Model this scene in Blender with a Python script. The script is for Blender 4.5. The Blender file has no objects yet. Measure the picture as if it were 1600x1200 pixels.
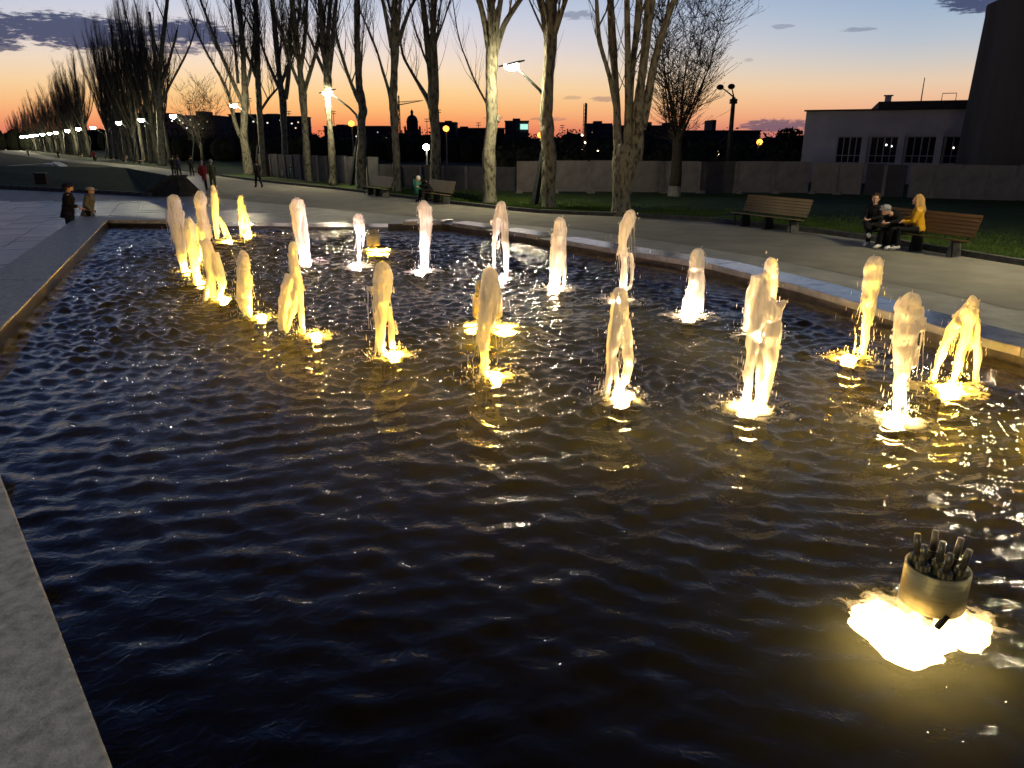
import bpy, bmesh, math, random
import numpy as np
from mathutils import Vector, Matrix, noise
random.seed(7); np.random.seed(7)
C = bpy.context.scene.collection
SC = bpy.context.scene
# ------------------------------------------------------------------ camera
F = 1150.0; TH = math.atan(375 / F); CT, ST = math.cos(TH), math.sin(TH); HC = 2.7
cd = bpy.data.cameras.new('camera'); cam = bpy.data.objects.new('camera', cd); C.objects.link(cam)
cam.location = (0, 0, HC); cam.rotation_euler = (math.pi / 2 - TH, 0, 0)
cd.sensor_width = 36; cd.lens = F / 1600 * 36; cd.clip_start = .05; cd.clip_end = 6000
SC.camera = cam
def ray(px, py):
    x = (px - 800) / F; y = -(py - 600) / F
    return Vector((x, CT + y * ST, -ST + y * CT))
def at(px, py, z=0.0):                       # point of height z seen at a pixel
    d = ray(px, py); t = (z - HC) / d.z
    return Vector((d.x * t, d.y * t, z))
def atY(px, py, Y):                          # point at distance Y seen at a pixel
    d = ray(px, py); t = Y / d.y
    return Vector((d.x * t, Y, HC + d.z * t))
def ppm(p):                                  # pixels per metre at a point
    return F / (p.y * CT - (p.z - HC) * ST)
# ------------------------------------------------------------------ dusk sky
W = bpy.data.worlds.new('World'); SC.world = W; W.use_nodes = True
nt = W.node_tree; N = nt.nodes; L = nt.links; N.clear()
def nd(t, **k):
    n = N.new(t)
    for a, b in k.items(): setattr(n, a, b)
    return n
def mth(op, a, b=None, c=None, clamp=False):
    n = N.new('ShaderNodeMath'); n.operation = op; n.use_clamp = clamp
    for i, v in enumerate((a, b, c)):
        if v is None: continue
        if isinstance(v, (int, float)): n.inputs[i].default_value = v
        else: L.new(v, n.inputs[i])
    return n.outputs[0]
def s2l(c): return tuple(((v / 255 + .055) / 1.055) ** 2.4 if v > 10 else v / 255 / 12.92 for v in c) + (1,)
def ramp(fac, stops):
    n = N.new('ShaderNodeValToRGB'); cr = n.color_ramp
    while len(cr.elements) > 1: cr.elements.remove(cr.elements[-1])
    for i, (p, c) in enumerate(stops):
        e = cr.elements[0] if i == 0 else cr.elements.new(p)
        e.position = p; e.color = s2l(c)
    L.new(fac, n.inputs[0]); return n.outputs[0]
def mixc(f, a, b):
    n = N.new('ShaderNodeMix'); n.data_type = 'RGBA'
    if isinstance(f, float): n.inputs[0].default_value = f
    else: L.new(f, n.inputs[0])
    for i, v in ((6, a), (7, b)):
        if isinstance(v, tuple): n.inputs[i].default_value = v
        else: L.new(v, n.inputs[i])
    return n.outputs[2]
tc = nd('ShaderNodeTexCoord'); sx = nd('ShaderNodeSeparateXYZ'); L.new(tc.outputs['Generated'], sx.inputs[0])
el = mth('MULTIPLY', mth('ARCSINE', sx.outputs[2]), 180 / math.pi)      # degrees
az = mth('MULTIPLY', mth('ARCTAN2', sx.outputs[0], sx.outputs[1]), 180 / math.pi)
e01 = mth('DIVIDE', mth('MAXIMUM', el, 0.0), 90.0, clamp=True)
d = lambda x: x / 90
sunset = ramp(e01, [(0, (214, 102, 80)), (d(.9), (242, 130, 88)), (d(1.6), (251, 160, 102)), (d(2.4), (254, 188, 118)), (d(3.6), (255, 211, 150)),
                    (d(5.0), (252, 223, 190)), (d(6.2), (240, 221, 210)), (d(7.4), (224, 217, 222)), (d(8.6), (208, 211, 226)), (d(10), (190, 200, 222)), (d(13), (136, 158, 202)),
                    (d(20), (74, 106, 168)), (d(35), (38, 66, 122)), (d(60), (20, 33, 64)), (1, (14, 25, 50))])
side = ramp(e01, [(0, (170, 100, 104)), (d(.9), (206, 134, 122)), (d(1.8), (236, 170, 134)), (d(2.8), (240, 190, 152)), (d(3.8), (234, 204, 174)),
                  (d(5), (210, 202, 194)), (d(6.4), (184, 194, 206)), (d(8.2), (162, 182, 206)), (d(10.5), (138, 162, 196)),
                  (d(20), (72, 102, 160)), (d(35), (38, 65, 118)), (d(60), (20, 33, 64)), (1, (14, 25, 50))])
anti = ramp(e01, [(0, (44, 44, 62)), (d(6), (52, 52, 78)), (d(14), (52, 62, 98)), (d(35), (30, 48, 86)), (d(60), (20, 32, 62)), (1, (14, 25, 50))])
daz = mth('ABSOLUTE', mth('ADD', az, 14.0))
f1 = mth('DIVIDE', mth('SUBTRACT', daz, 8.0), 32.0, clamp=True)
f2 = mth('DIVIDE', mth('SUBTRACT', daz, 48.0), 70.0, clamp=True)
sky = mixc(f2, mixc(f1, sunset, side), anti)
# clouds: slate banks low over the glow
tn = nd('ShaderNodeTexNoise'); tn.inputs['Scale'].default_value = 1.0; tn.inputs['Detail'].default_value = 7; tn.inputs['Roughness'].default_value = .58
cmb = nd('ShaderNodeCombineXYZ'); L.new(mth('MULTIPLY', az, .30), cmb.inputs[0]); L.new(mth('MULTIPLY', el, .95), cmb.inputs[1])
L.new(cmb.outputs[0], tn.inputs['Vector'])
tn2 = nd('ShaderNodeTexNoise'); tn2.inputs['Scale'].default_value = 1.0; tn2.inputs['Detail'].default_value = 6; tn2.inputs['Roughness'].default_value = .6
cmb2 = nd('ShaderNodeCombineXYZ'); L.new(mth('MULTIPLY', az, 1.5), cmb2.inputs[0]); L.new(mth('MULTIPLY', el, 6.5), cmb2.inputs[1]); L.new(cmb2.outputs[0], tn2.inputs['Vector'])
nz = mth('ADD', mth('MULTIPLY', mth('SUBTRACT', tn.outputs[0], .5), 2.0), mth('MULTIPLY', mth('SUBTRACT', tn2.outputs[0], .52), 2.8))
def ae(px, py):
    v = ray(px, py).normalized(); return math.degrees(math.atan2(v.x, v.y)), math.degrees(math.asin(v.z))
cloud = None
for (px, py, wx, wy, k) in [(110, 48, 290, 31, 1.0), (300, 54, 150, 24, 1.0), (-30, 44, 160, 38, 1.0), (5, 72, 75, 9, .9), (270, 78, 130, 9, .8), (330, 76, 60, 6, .7),
                            (905, 24, 60, 9, .5), (1220, 41, 34, 4, .35), (1338, 46, 52, 4, .4), (945, 155, 40, 5, .45), (893, 153, 26, 3, .3),
                            (1540, 2, 150, 20, 1.0), (1640, 4, 110, 30, 1.0), (1090, 5, 40, 6, .3), (1215, 196, 130, 11, .9), (1170, 94, 14, 3, .25),
                            (860, 186, 60, 4, .5), (770, 184, 30, 3, .4)]:
    a0, e0 = ae(px, py); a1, _ = ae(px + wx / 2, py); _, e1 = ae(px, py - wy)
    w = abs(a1 - a0) * 1.15; h = abs(e1 - e0)
    q = mth('ADD', mth('POWER', mth('ABSOLUTE', mth('DIVIDE', mth('SUBTRACT', az, a0), w)), 2.0),
            mth('POWER', mth('ABSOLUTE', mth('DIVIDE', mth('SUBTRACT', el, e0), h)), 2.0))
    m = mth('MULTIPLY', mth('MULTIPLY', mth('ADD', mth('SUBTRACT', 1.0, q), nz), 1.9, clamp=True), k)
    m = mth('MULTIPLY', m, mth('LESS_THAN', q, 2.2))
    cloud = m if cloud is None else mth('MAXIMUM', cloud, m)
ccol = ramp(e01, [(0, (120, 84, 100)), (d(2), (112, 96, 116)), (d(5), (74, 76, 106)), (d(8), (70, 79, 112)), (1, (30, 38, 72))])
ctone = mixc(mth('MULTIPLY', tn.outputs[0], .35), ccol, (.05, .06, .12, 1))
skyc = mixc(mth('MULTIPLY', cloud, .96), sky, ctone)
bg = nd('ShaderNodeBackground'); L.new(skyc, bg.inputs[0]); bg.inputs[1].default_value = 1.0
wo = nd('ShaderNodeOutputWorld'); L.new(bg.outputs[0], wo.inputs[0])
# ------------------------------------------------------------------ exposure and sampling
SC.view_settings.view_transform = 'Standard'; SC.view_settings.look = 'None'
SC.view_settings.exposure = 0.0; SC.view_settings.gamma = 1.0; SC.view_settings.use_curve_mapping = False
cy = SC.cycles
cy.use_denoising = True
try: cy.denoiser = 'OPENIMAGEDENOISE'
except Exception: pass
cy.max_bounces = 8; cy.diffuse_bounces = 2; cy.glossy_bounces = 3; cy.transmission_bounces = 4; cy.transparent_max_bounces = 12
cy.caustics_reflective = False; cy.caustics_refractive = False
cy.sample_clamp_indirect = 3.0; cy.sample_clamp_direct = 0.0
cy.use_light_tree = True
# ------------------------------------------------------------------ materials
def mat(name, c1, c2=None, scale=5.0, rough=.7, bump=0.0, bscale=None, metal=0.0, detail=6, stretch=None, spec=.12, contrast=(.35, .65), dist=.02, coat=0):
    m = bpy.data.materials.new(name); m.use_nodes = True; t = m.node_tree; ns, ls = t.nodes, t.links
    b = ns['Principled BSDF']; b.inputs['Roughness'].default_value = rough; b.inputs['Metallic'].default_value = metal
    b.inputs['Specular IOR Level'].default_value = spec
    if coat: b.inputs['Coat Weight'].default_value = coat
    b.inputs['Base Color'].default_value = tuple(c1) + (1,)
    if c2 is None and not bump: return m
    co = ns.new('ShaderNodeTexCoord'); mp = ns.new('ShaderNodeMapping'); ls.new(co.outputs['Object'], mp.inputs[0])
    if stretch: mp.inputs['Scale'].default_value = stretch
    if c2 is not None:
        n = ns.new('ShaderNodeTexNoise'); n.inputs['Scale'].default_value = scale; n.inputs['Detail'].default_value = detail; n.inputs['Roughness'].default_value = .62
        ls.new(mp.outputs[0], n.inputs['Vector'])
        r = ns.new('ShaderNodeValToRGB'); r.color_ramp.elements[0].position = contrast[0]; r.color_ramp.elements[1].position = contrast[1]
        r.color_ramp.elements[0].color = tuple(c1) + (1,); r.color_ramp.elements[1].color = tuple(c2) + (1,)
        ls.new(n.outputs[0], r.inputs[0]); ls.new(r.outputs[0], b.inputs['Base Color'])
    if bump:
        n2 = ns.new('ShaderNodeTexNoise'); n2.inputs['Scale'].default_value = bscale or scale * 4; n2.inputs['Detail'].default_value = 5
        ls.new(mp.outputs[0], n2.inputs['Vector'])
        bp = ns.new('ShaderNodeBump'); bp.inputs['Strength'].default_value = bump; bp.inputs['Distance'].default_value = dist
        ls.new(n2.outputs[0], bp.inputs['Height']); ls.new(bp.outputs[0], b.inputs['Normal'])
    return m
def emit(name, c, s):
    m = bpy.data.materials.new(name); m.use_nodes = True; t = m.node_tree; t.nodes.clear()
    e = t.nodes.new('ShaderNodeEmission'); e.inputs[0].default_value = tuple(c) + (1,); e.inputs[1].default_value = s
    o = t.nodes.new('ShaderNodeOutputMaterial'); t.links.new(e.outputs[0], o.inputs[0]); return m
M = {}
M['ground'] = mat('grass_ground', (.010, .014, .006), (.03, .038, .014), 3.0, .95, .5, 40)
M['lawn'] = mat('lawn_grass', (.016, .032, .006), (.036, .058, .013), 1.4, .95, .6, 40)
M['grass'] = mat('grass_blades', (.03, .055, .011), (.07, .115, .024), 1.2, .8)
M['asphalt'] = mat('asphalt', (.15, .14, .115), (.21, .198, .165), .9, .82, .35, 60, detail=10)
M['paving'] = mat('pale_paving', (.20, .195, .17), (.30, .29, .255), 1.6, .6, .25, 50)
M['tile'] = mat('paver', (.058, .053, .044), (.10, .093, .076), 2.2, .36, .25, 30, spec=.35)
M['tile2'] = mat('paver_warm', (.066, .058, .046), (.108, .097, .078), 2.2, .34, .25, 30, spec=.35)
M['kerb'] = mat('kerb_stone', (.045, .044, .04), (.10, .097, .088), 4, .8, .3)
M['rim'] = mat('coping_stone', (.25, .25, .215), (.52, .515, .455), 14.0, .6, .6, 60, detail=12, contrast=(.30, .60))
M['rimwet'] = mat('wet_coping_stone', (.18, .185, .20), (.30, .31, .33), 3.0, .16, .1, 30, spec=.9)
M['rimdark'] = mat('wet_dark_stone', (.018, .016, .012), (.06, .05, .035), 4.0, .3, .3, 30, spec=.4)
M['floor'] = mat('pool_floor', (.014, .015, .0085), (.028, .029, .017), 2.0, .9)
M['concrete'] = mat('concrete_panel', (.11, .10, .108), (.175, .16, .168), 1.4, .9, .3, 20)
M['concrete_dimmed'] = mat('dimmed_grey_concrete', (.055, .054, .06), (.09, .087, .095), 1.4, .9, .3, 20)  # darker copy of the panel concrete, dimming the lamplit left wall runs
M['concrete_pink'] = mat('concrete_panel_pink', (.12, .105, .108), (.175, .155, .158), 1.4, .9, .3, 20)
M['concrete_dark'] = mat('concrete_panel_dark', (.035, .033, .04), (.06, .055, .065), 1.4, .9, .3, 20)
M['bark'] = mat('poplar_bark', (.034, .031, .023), (.215, .202, .15), 8.0, .9, 1.0, 9, stretch=(1, 1, .38), contrast=(.36, .53), dist=.08)
M['bark_far'] = mat('poplar_bark_far', (.03, .027, .02), (.16, .15, .11), 3.0, .9, stretch=(1, 1, .4))
M['twig'] = mat('twig_bark', (.035, .030, .024), (.06, .052, .042), 4, .9)
M['darkbark'] = mat('dark_bark', (.03, .025, .02), (.05, .042, .034), 4, .9)
M['whitewash'] = mat('whitewashed_bark', (.15, .15, .14), (.24, .24, .22), 6, .9)
M['wood'] = mat('bench_wood', (.16, .115, .055), (.27, .20, .10), 3, .55, .2, 30, stretch=(.3, 6, 6))
M['wood_dark'] = mat('bench_wood_dark', (.055, .03, .013), (.10, .055, .024), 3, .5, .2, 30, stretch=(.3, 6, 6))
M['iron'] = mat('dark_iron', (.02, .021, .02), None, rough=.5, metal=.6)
M['pole'] = mat('painted_pole', (.014, .016, .017), (.03, .033, .033), 6, .5)
M['plinth'] = mat('concrete_foot', (.10, .10, .095), (.18, .175, .165), 6, .9, .3)
M['steel'] = mat('brushed_steel', (.50, .40, .15), (.72, .60, .27), 3, .34, .15, 60, spec=.5, metal=.35, stretch=(1, 1, 14))
M['steel_dark'] = mat('dark_steel', (.17, .15, .09), (.32, .29, .18), 6, .3, spec=.5, metal=.6)
M['facade'] = mat('far_facade', (.045, .035, .055), (.075, .06, .085), .15, .9)
M['facade2'] = mat('far_facade_dark', (.03, .022, .03), (.05, .04, .05), .15, .9)
M['whitewall'] = mat('white_render', (.35, .335, .39), (.46, .445, .50), .5, .9, .15, 12)
M['roof'] = mat('roof_felt', (.03, .028, .032), (.05, .048, .05), 2, .9)
M['tower'] = mat('tower_concrete', (.036, .034, .034), (.064, .060, .058), .35, .95, .4, 6, stretch=(1, 1, .2))
M['darkglass'] = mat('dark_glass', (.012, .013, .018), None, rough=.08)
M['winframe'] = mat('window_frame', (.30, .29, .33), None, rough=.6)
M['litwin'] = emit('lit_window_white', (1, .93, .8), 1.6)
M['litwarm'] = emit('lit_window_warm', (1, .72, .42), 1.3)
M['litgreen'] = emit('lit_board_green', (.45, .9, .75), 1.1)
M['leafdark'] = mat('dark_foliage', (.010, .011, .007), (.022, .023, .013), 1.0, .95)
M['lampwhite'] = emit('path_lamp_light', (1, .87, .54), 760)
M['lampfar'] = emit('far_path_lamp_light', (1, .92, .62), 420)
M['lamporange'] = emit('sodium_light', (1, .36, .045), 4.5)
M['lampsmall'] = emit('small_far_light', (1, .75, .45), 20)
M['green'] = mat('bin_green', (.06, .30, .20), (.10, .42, .28), 8, .45)
M['bindark'] = mat('bin_dark_green', (.012, .035, .022), None, rough=.5)
M['skin'] = mat('skin', (.50, .30, .21), (.58, .36, .26), 9, .55)
def cloth(n, c): M[n] = mat('cloth_' + n, tuple(v * .8 for v in c), c, 14, .9, .3, 60)
for n, c in dict(black=(.012, .012, .014), navy=(.02, .022, .045), red=(.20, .022, .03), olive=(.07, .075, .045), yellow=(.62, .33, .02), blonde=(.40, .25, .10),
                 brownhair=(.05, .03, .018), khaki=(.20, .18, .11), cream=(.52, .46, .33), grey=(.28, .29, .30), white=(.72, .70, .66), jeans=(.03, .035, .05), greyhair=(.35, .34, .33)).items(): cloth(n, c)
M['whitepaint'] = mat('white_concrete', (.55, .55, .54), (.68, .68, .66), 4, .7)
# falling water: white, churned, lit from below
def foam(name, col, alpha=.12):
    m = bpy.data.materials.new(name); m.use_nodes = True; t = m.node_tree; ns, ls = t.nodes, t.links; ns.clear()
    co = ns.new('ShaderNodeTexCoord'); mp = ns.new('ShaderNodeMapping'); mp.inputs['Scale'].default_value = (34, 34, 3.0); ls.new(co.outputs['Object'], mp.inputs[0])
    n = ns.new('ShaderNodeTexNoise'); n.inputs['Scale'].default_value = 1; n.inputs['Detail'].default_value = 4; ls.new(mp.outputs[0], n.inputs['Vector'])
    bp = ns.new('ShaderNodeBump'); bp.inputs['Strength'].default_value = .28; bp.inputs['Distance'].default_value = .015; ls.new(n.outputs[0], bp.inputs['Height'])
    df = ns.new('ShaderNodeBsdfDiffuse'); tl = ns.new('ShaderNodeBsdfTranslucent'); gl = ns.new('ShaderNodeBsdfGlossy'); tp = ns.new('ShaderNodeBsdfTransparent')
    for s in (df, tl): s.inputs[0].default_value = tuple(col) + (1,); ls.new(bp.outputs[0], s.inputs['Normal'])
    gl.inputs['Roughness'].default_value = .25; ls.new(bp.outputs[0], gl.inputs['Normal'])
    m1 = ns.new('ShaderNodeMixShader'); m1.inputs[0].default_value = .55; ls.new(df.outputs[0], m1.inputs[1]); ls.new(tl.outputs[0], m1.inputs[2])
    m2 = ns.new('ShaderNodeMixShader'); m2.inputs[0].default_value = .05; ls.new(m1.outputs[0], m2.inputs[1]); ls.new(gl.outputs[0], m2.inputs[2])
    r = ns.new('ShaderNodeMapRange'); r.inputs[1].default_value = .48; r.inputs[2].default_value = .75; r.inputs[3].default_value = alpha * .4; r.inputs[4].default_value = alpha * 3.2
    ls.new(n.outputs[0], r.inputs[0])
    m3 = ns.new('ShaderNodeMixShader'); ls.new(r.outputs[0], m3.inputs[0]); ls.new(m2.outputs[0], m3.inputs[1]); ls.new(tp.outputs[0], m3.inputs[2])
    o = ns.new('ShaderNodeOutputMaterial'); ls.new(m3.outputs[0], o.inputs[0]); return m
M['foam'] = foam('churned_water', (.93, .90, .84)); M['spray'] = foam('spray_water', (.93, .92, .9), .10)
def watermat():
    m = bpy.data.materials.new('pool_water'); m.use_nodes = True; t = m.node_tree; ns, ls = t.nodes, t.links; ns.clear()
    co = ns.new('ShaderNodeTexCoord'); n = ns.new('ShaderNodeTexNoise'); n.inputs['Scale'].default_value = 13; n.inputs['Detail'].default_value = 3; n.inputs['Distortion'].default_value = 1.0
    ls.new(co.outputs['Object'], n.inputs['Vector'])
    bp = ns.new('ShaderNodeBump'); bp.inputs['Strength'].default_value = .26; bp.inputs['Distance'].default_value = .03; ls.new(n.outputs[0], bp.inputs['Height'])
    fr = ns.new('ShaderNodeFresnel'); fr.inputs[0].default_value = 1.333; ls.new(bp.outputs[0], fr.inputs['Normal'])
    gl = ns.new('ShaderNodeBsdfGlossy'); gl.inputs['Roughness'].default_value = .03; ls.new(bp.outputs[0], gl.inputs['Normal'])
    rf = ns.new('ShaderNodeBsdfRefraction'); rf.inputs['IOR'].default_value = 1.333; rf.inputs['Roughness'].default_value = .02; rf.inputs[0].default_value = (.74, .76, .56, 1); ls.new(bp.outputs[0], rf.inputs['Normal'])
    tp = ns.new('ShaderNodeBsdfTransparent'); tp.inputs[0].default_value = (.74, .76, .56, 1)
    a = ns.new('ShaderNodeMixShader'); a.inputs[0].default_value = .32; ls.new(rf.outputs[0], a.inputs[1]); ls.new(tp.outputs[0], a.inputs[2])
    b = ns.new('ShaderNodeMixShader'); ls.new(fr.outputs[0], b.inputs[0]); ls.new(a.outputs[0], b.inputs[1]); ls.new(gl.outputs[0], b.inputs[2])
    o = ns.new('ShaderNodeOutputMaterial'); ls.new(b.outputs[0], o.inputs[0]); return m
M['water'] = watermat()
def patchmat():  # foam at the jets, stand-in for lamp glow at the clusters
    m = bpy.data.materials.new('foam_glow_patch'); m.use_nodes = True; t = m.node_tree; ns, ls = t.nodes, t.links; ns.clear()
    co = ns.new('ShaderNodeTexCoord'); ob = ns.new('ShaderNodeObjectInfo'); va = ns.new('ShaderNodeVectorMath'); va.operation = 'ADD'
    ls.new(co.outputs['Object'], va.inputs[0]); ls.new(ob.outputs['Location'], va.inputs[1])
    n = ns.new('ShaderNodeTexNoise'); n.inputs['Scale'].default_value = 3.2; n.inputs['Detail'].default_value = 6; n.inputs['Distortion'].default_value = .7; ls.new(va.outputs[0], n.inputs['Vector'])
    ln = ns.new('ShaderNodeVectorMath'); ln.operation = 'LENGTH'; ls.new(co.outputs['Object'], ln.inputs[0])
    def mm(op, a, b, clamp=False):
        q = ns.new('ShaderNodeMath'); q.operation = op; q.use_clamp = clamp
        for i, v in enumerate((a, b)):
            if isinstance(v, (int, float)): q.inputs[i].default_value = v
            else: ls.new(v, q.inputs[i])
        return q.outputs[0]
    a = mm('ADD', mm('MULTIPLY', mm('SUBTRACT', n.outputs[0], .5), 2.6), mm('SUBTRACT', .64, ln.outputs['Value']))
    a = mm('MULTIPLY', a, 1.35, True)
    df = ns.new('ShaderNodeBsdfDiffuse'); tl = ns.new('ShaderNodeBsdfTranslucent'); tp = ns.new('ShaderNodeBsdfTransparent')
    df.inputs[0].default_value = (.9, .87, .8, 1); tl.inputs[0].default_value = (.9, .87, .8, 1)
    m1 = ns.new('ShaderNodeMixShader'); m1.inputs[0].default_value = .5; ls.new(df.outputs[0], m1.inputs[1]); ls.new(tl.outputs[0], m1.inputs[2])
    m2 = ns.new('ShaderNodeMixShader'); ls.new(mm('MULTIPLY', a, .85), m2.inputs[0]); ls.new(tp.outputs[0], m2.inputs[1]); ls.new(m1.outputs[0], m2.inputs[2])
    o = ns.new('ShaderNodeOutputMaterial'); ls.new(m2.outputs[0], o.inputs[0]); return m
M['patch'] = patchmat()
# ------------------------------------------------------------------ mesh helpers
class MB:
    def __init__(s): s.v = []; s.f = []
    def add(s, vs, fs):
        o = len(s.v); s.v += [tuple(v) for v in vs]; s.f += [tuple(i + o for i in f) for f in fs]; return s
    def box(s, c, size, rot=None, taper=1.0):
        x, y, z = (q / 2 for q in size); R = rot or Matrix.Identity(3); c = Vector(c); vs = []
        for k, t in ((-1, 1), (1, taper)):
            for (i, j) in ((-1, -1), (1, -1), (1, 1), (-1, 1)): vs.append(c + R @ Vector((i * x * t, j * y * t, k * z)))
        return s.add(vs, [(3, 2, 1, 0), (4, 5, 6, 7), (0, 1, 5, 4), (1, 2, 6, 5), (2, 3, 7, 6), (3, 0, 4, 7)])
    def tube(s, pts, rad, n=8, cap=True, jit=0, squash=1.0):
        pts = [Vector(p) for p in pts]; k = len(pts); vs = []; fs = []
        if isinstance(rad, (int, float)): rad = [rad] * k
        ref = None
        for i, p in enumerate(pts):
            t = (pts[min(i + 1, k - 1)] - pts[max(i - 1, 0)])
            t = t.normalized() if t.length > 1e-9 else Vector((0, 0, 1))
            if ref is None:
                ref = Vector((1, 0, 0)) if abs(t.x) < .9 else Vector((0, 1, 0))
            u = (ref - t * ref.dot(t)).normalized(); w = t.cross(u); ref = u
            for q in range(n):
                a = 2 * math.pi * q / n; r = rad[i] * (1 + (random.uniform(-jit, jit) if jit else 0))
                vs.append(p + u * (math.cos(a) * r) + w * (math.sin(a) * r * squash))
        for i in range(k - 1):
            for q in range(n):
                a, b = i * n + q, i * n + (q + 1) % n; fs.append((a, b, b + n, a + n))
        if cap:
            fs.append(tuple(range(n - 1, -1, -1))); fs.append(tuple((k - 1) * n + q for q in range(n)))
        return s.add(vs, fs)
    def lathe(s, c, prof, n=20, sy=1.0, cap=True):
        c = Vector(c); vs = []; fs = []
        for (r, z) in prof:
            for q in range(n):
                a = 2 * math.pi * q / n; vs.append(c + Vector((r * math.cos(a), r * sy * math.sin(a), z)))
        k = len(prof)
        for i in range(k - 1):
            for q in range(n):
                a, b = i * n + q, i * n + (q + 1) % n; fs.append((a, b, b + n, a + n))
        if cap: fs.append(tuple(range(n - 1, -1, -1))); fs.append(tuple((k - 1) * n + q for q in range(n)))
        return s.add(vs, fs)
    def ball(s, c, r, sc=(1, 1, 1), n=10, m=6):
        return s.lathe((0, 0, 0), [(0.0001 + r * math.sin(math.pi * i / m), -r * math.cos(math.pi * i / m)) for i in range(m + 1)], n).xf_last((m + 1) * n, c, sc)
    def xf_last(s, k, c, sc):
        for i in range(len(s.v) - k, len(s.v)):
            v = s.v[i]; s.v[i] = (v[0] * sc[0] + c[0], v[1] * sc[1] + c[1], v[2] * sc[2] + c[2])
        return s
    def prism(s, poly, z0, z1):
        n = len(poly); vs = [(p[0], p[1], z0) for p in poly] + [(p[0], p[1], z1) for p in poly]
        return s.add(vs, [tuple(range(n - 1, -1, -1)), tuple(range(n, 2 * n))] + [(i, (i + 1) % n, (i + 1) % n + n, i + n) for i in range(n)])
    def mesh(s, name, m, smooth=False):
        me = bpy.data.meshes.new(name); me.from_pydata(s.v, [], s.f); me.materials.append(M[m] if isinstance(m, str) else m)
        if smooth: me.polygons.foreach_set('use_smooth', [True] * len(me.polygons))
        me.update(); return me
    def build(s, name, m, parent=None, smooth=False, bevel=0, kind=None, label=None):
        return link(name, s.mesh(name, m, smooth), parent, bevel, kind, label)
def link(name, me, parent=None, bevel=0, kind=None, label=None):
    o = bpy.data.objects.new(name, me); C.objects.link(o)
    if parent: o.parent = parent
    if bevel:
        b = o.modifiers.new('bevel', 'BEVEL'); b.width = bevel; b.segments = 2; b.limit_method = 'ANGLE'
    if kind: o['kind'] = kind
    if label: o['label'] = label
    return o
def tag(o, label=None, cat=None, group=None, kind=None):
    if label: o['label'] = label
    if cat: o['category'] = cat
    if group: o['group'] = group
    if kind: o['kind'] = kind
    return o
def thing(name, label, cat, loc=(0, 0, 0), rz=0, group=None):
    o = bpy.data.objects.new(name, None); C.objects.link(o); o.location = loc; o.rotation_euler = (0, 0, rz); o.empty_display_size = .2
    return tag(o, label, cat, group)
def copy_tree(o, label, parent=None):
    c = o.copy(); C.objects.link(c)
    if parent: c.parent = parent
    if label: c['label'] = label
    for ch in o.children: copy_tree(ch, None, c)
    return c
def fuse(mb, name, m, voxel, disp=0, dscale=(9, 9, 4), smooth=2, parent=None, factor=.5):
    """voxel-fuse the shapes in mb into one continuous skin"""
    me = mb.mesh(name, m); o = bpy.data.objects.new('temp', me); C.objects.link(o)
    r = o.modifiers.new('r', 'REMESH'); r.mode = 'VOXEL'; r.voxel_size = voxel
    if smooth:
        q = o.modifiers.new('s', 'SMOOTH'); q.iterations = smooth; q.factor = factor
    dg = bpy.context.evaluated_depsgraph_get(); out = bpy.data.meshes.new_from_object(o.evaluated_get(dg)); out.name = name
    bpy.data.objects.remove(o); bpy.data.meshes.remove(me)
    if not out.materials: out.materials.append(M[m])
    if disp:
        off = Vector((random.uniform(0, 99), random.uniform(0, 99), random.uniform(0, 99)))
        vn = [v.normal.copy() for v in out.vertices]
        for v, n in zip(out.vertices, vn):
            p = Vector((v.co.x * dscale[0], v.co.y * dscale[1], v.co.z * dscale[2])) + off
            v.co += n * (noise.noise(p) + .5 * noise.noise(p * 2.1)) * disp
    out.polygons.foreach_set('use_smooth', [True] * len(out.polygons)); out.update()
    return link(name, out, parent)
def fan(name, pts, m, z=None, kind='structure'):           # flat polygon sheet from ordered outline
    bm = bmesh.new(); vs = [bm.verts.new((p[0], p[1], p[2] if z is None else z)) for p in pts]; bm.faces.new(vs)
    bmesh.ops.triangulate(bm, faces=bm.faces[:]); bmesh.ops.recalc_face_normals(bm, faces=bm.faces[:])
    for f in bm.faces:
        if f.normal.z < 0: f.normal_flip()
    me = bpy.data.meshes.new(name); bm.to_mesh(me); bm.free(); me.materials.append(M[m]); o = link(name, me); o['kind'] = kind; return o
def strip(name, A, B, m, z, kind='structure'):             # sheet between two polylines of equal length
    mb = MB(); n = len(A)
    mb.add([(p[0], p[1], z) for p in A] + [(p[0], p[1], z) for p in B], [(i, i + n, i + n + 1, i + 1) for i in range(n - 1)])
    o = mb.build(name, m); o['kind'] = kind
    return o
def resample(P, n):
    P = [Vector((p[0], p[1], 0)) for p in P]; d = [0]
    for a, b in zip(P, P[1:]): d.append(d[-1] + (b - a).length)
    out = []
    for k in range(n):
        t = d[-1] * k / (n - 1); i = max(j for j in range(len(d)) if d[j] <= t + 1e-9); i = min(i, len(P) - 2)
        out.append(P[i].lerp(P[i + 1], (t - d[i]) / max(1e-9, d[i + 1] - d[i])))
    return out
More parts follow.
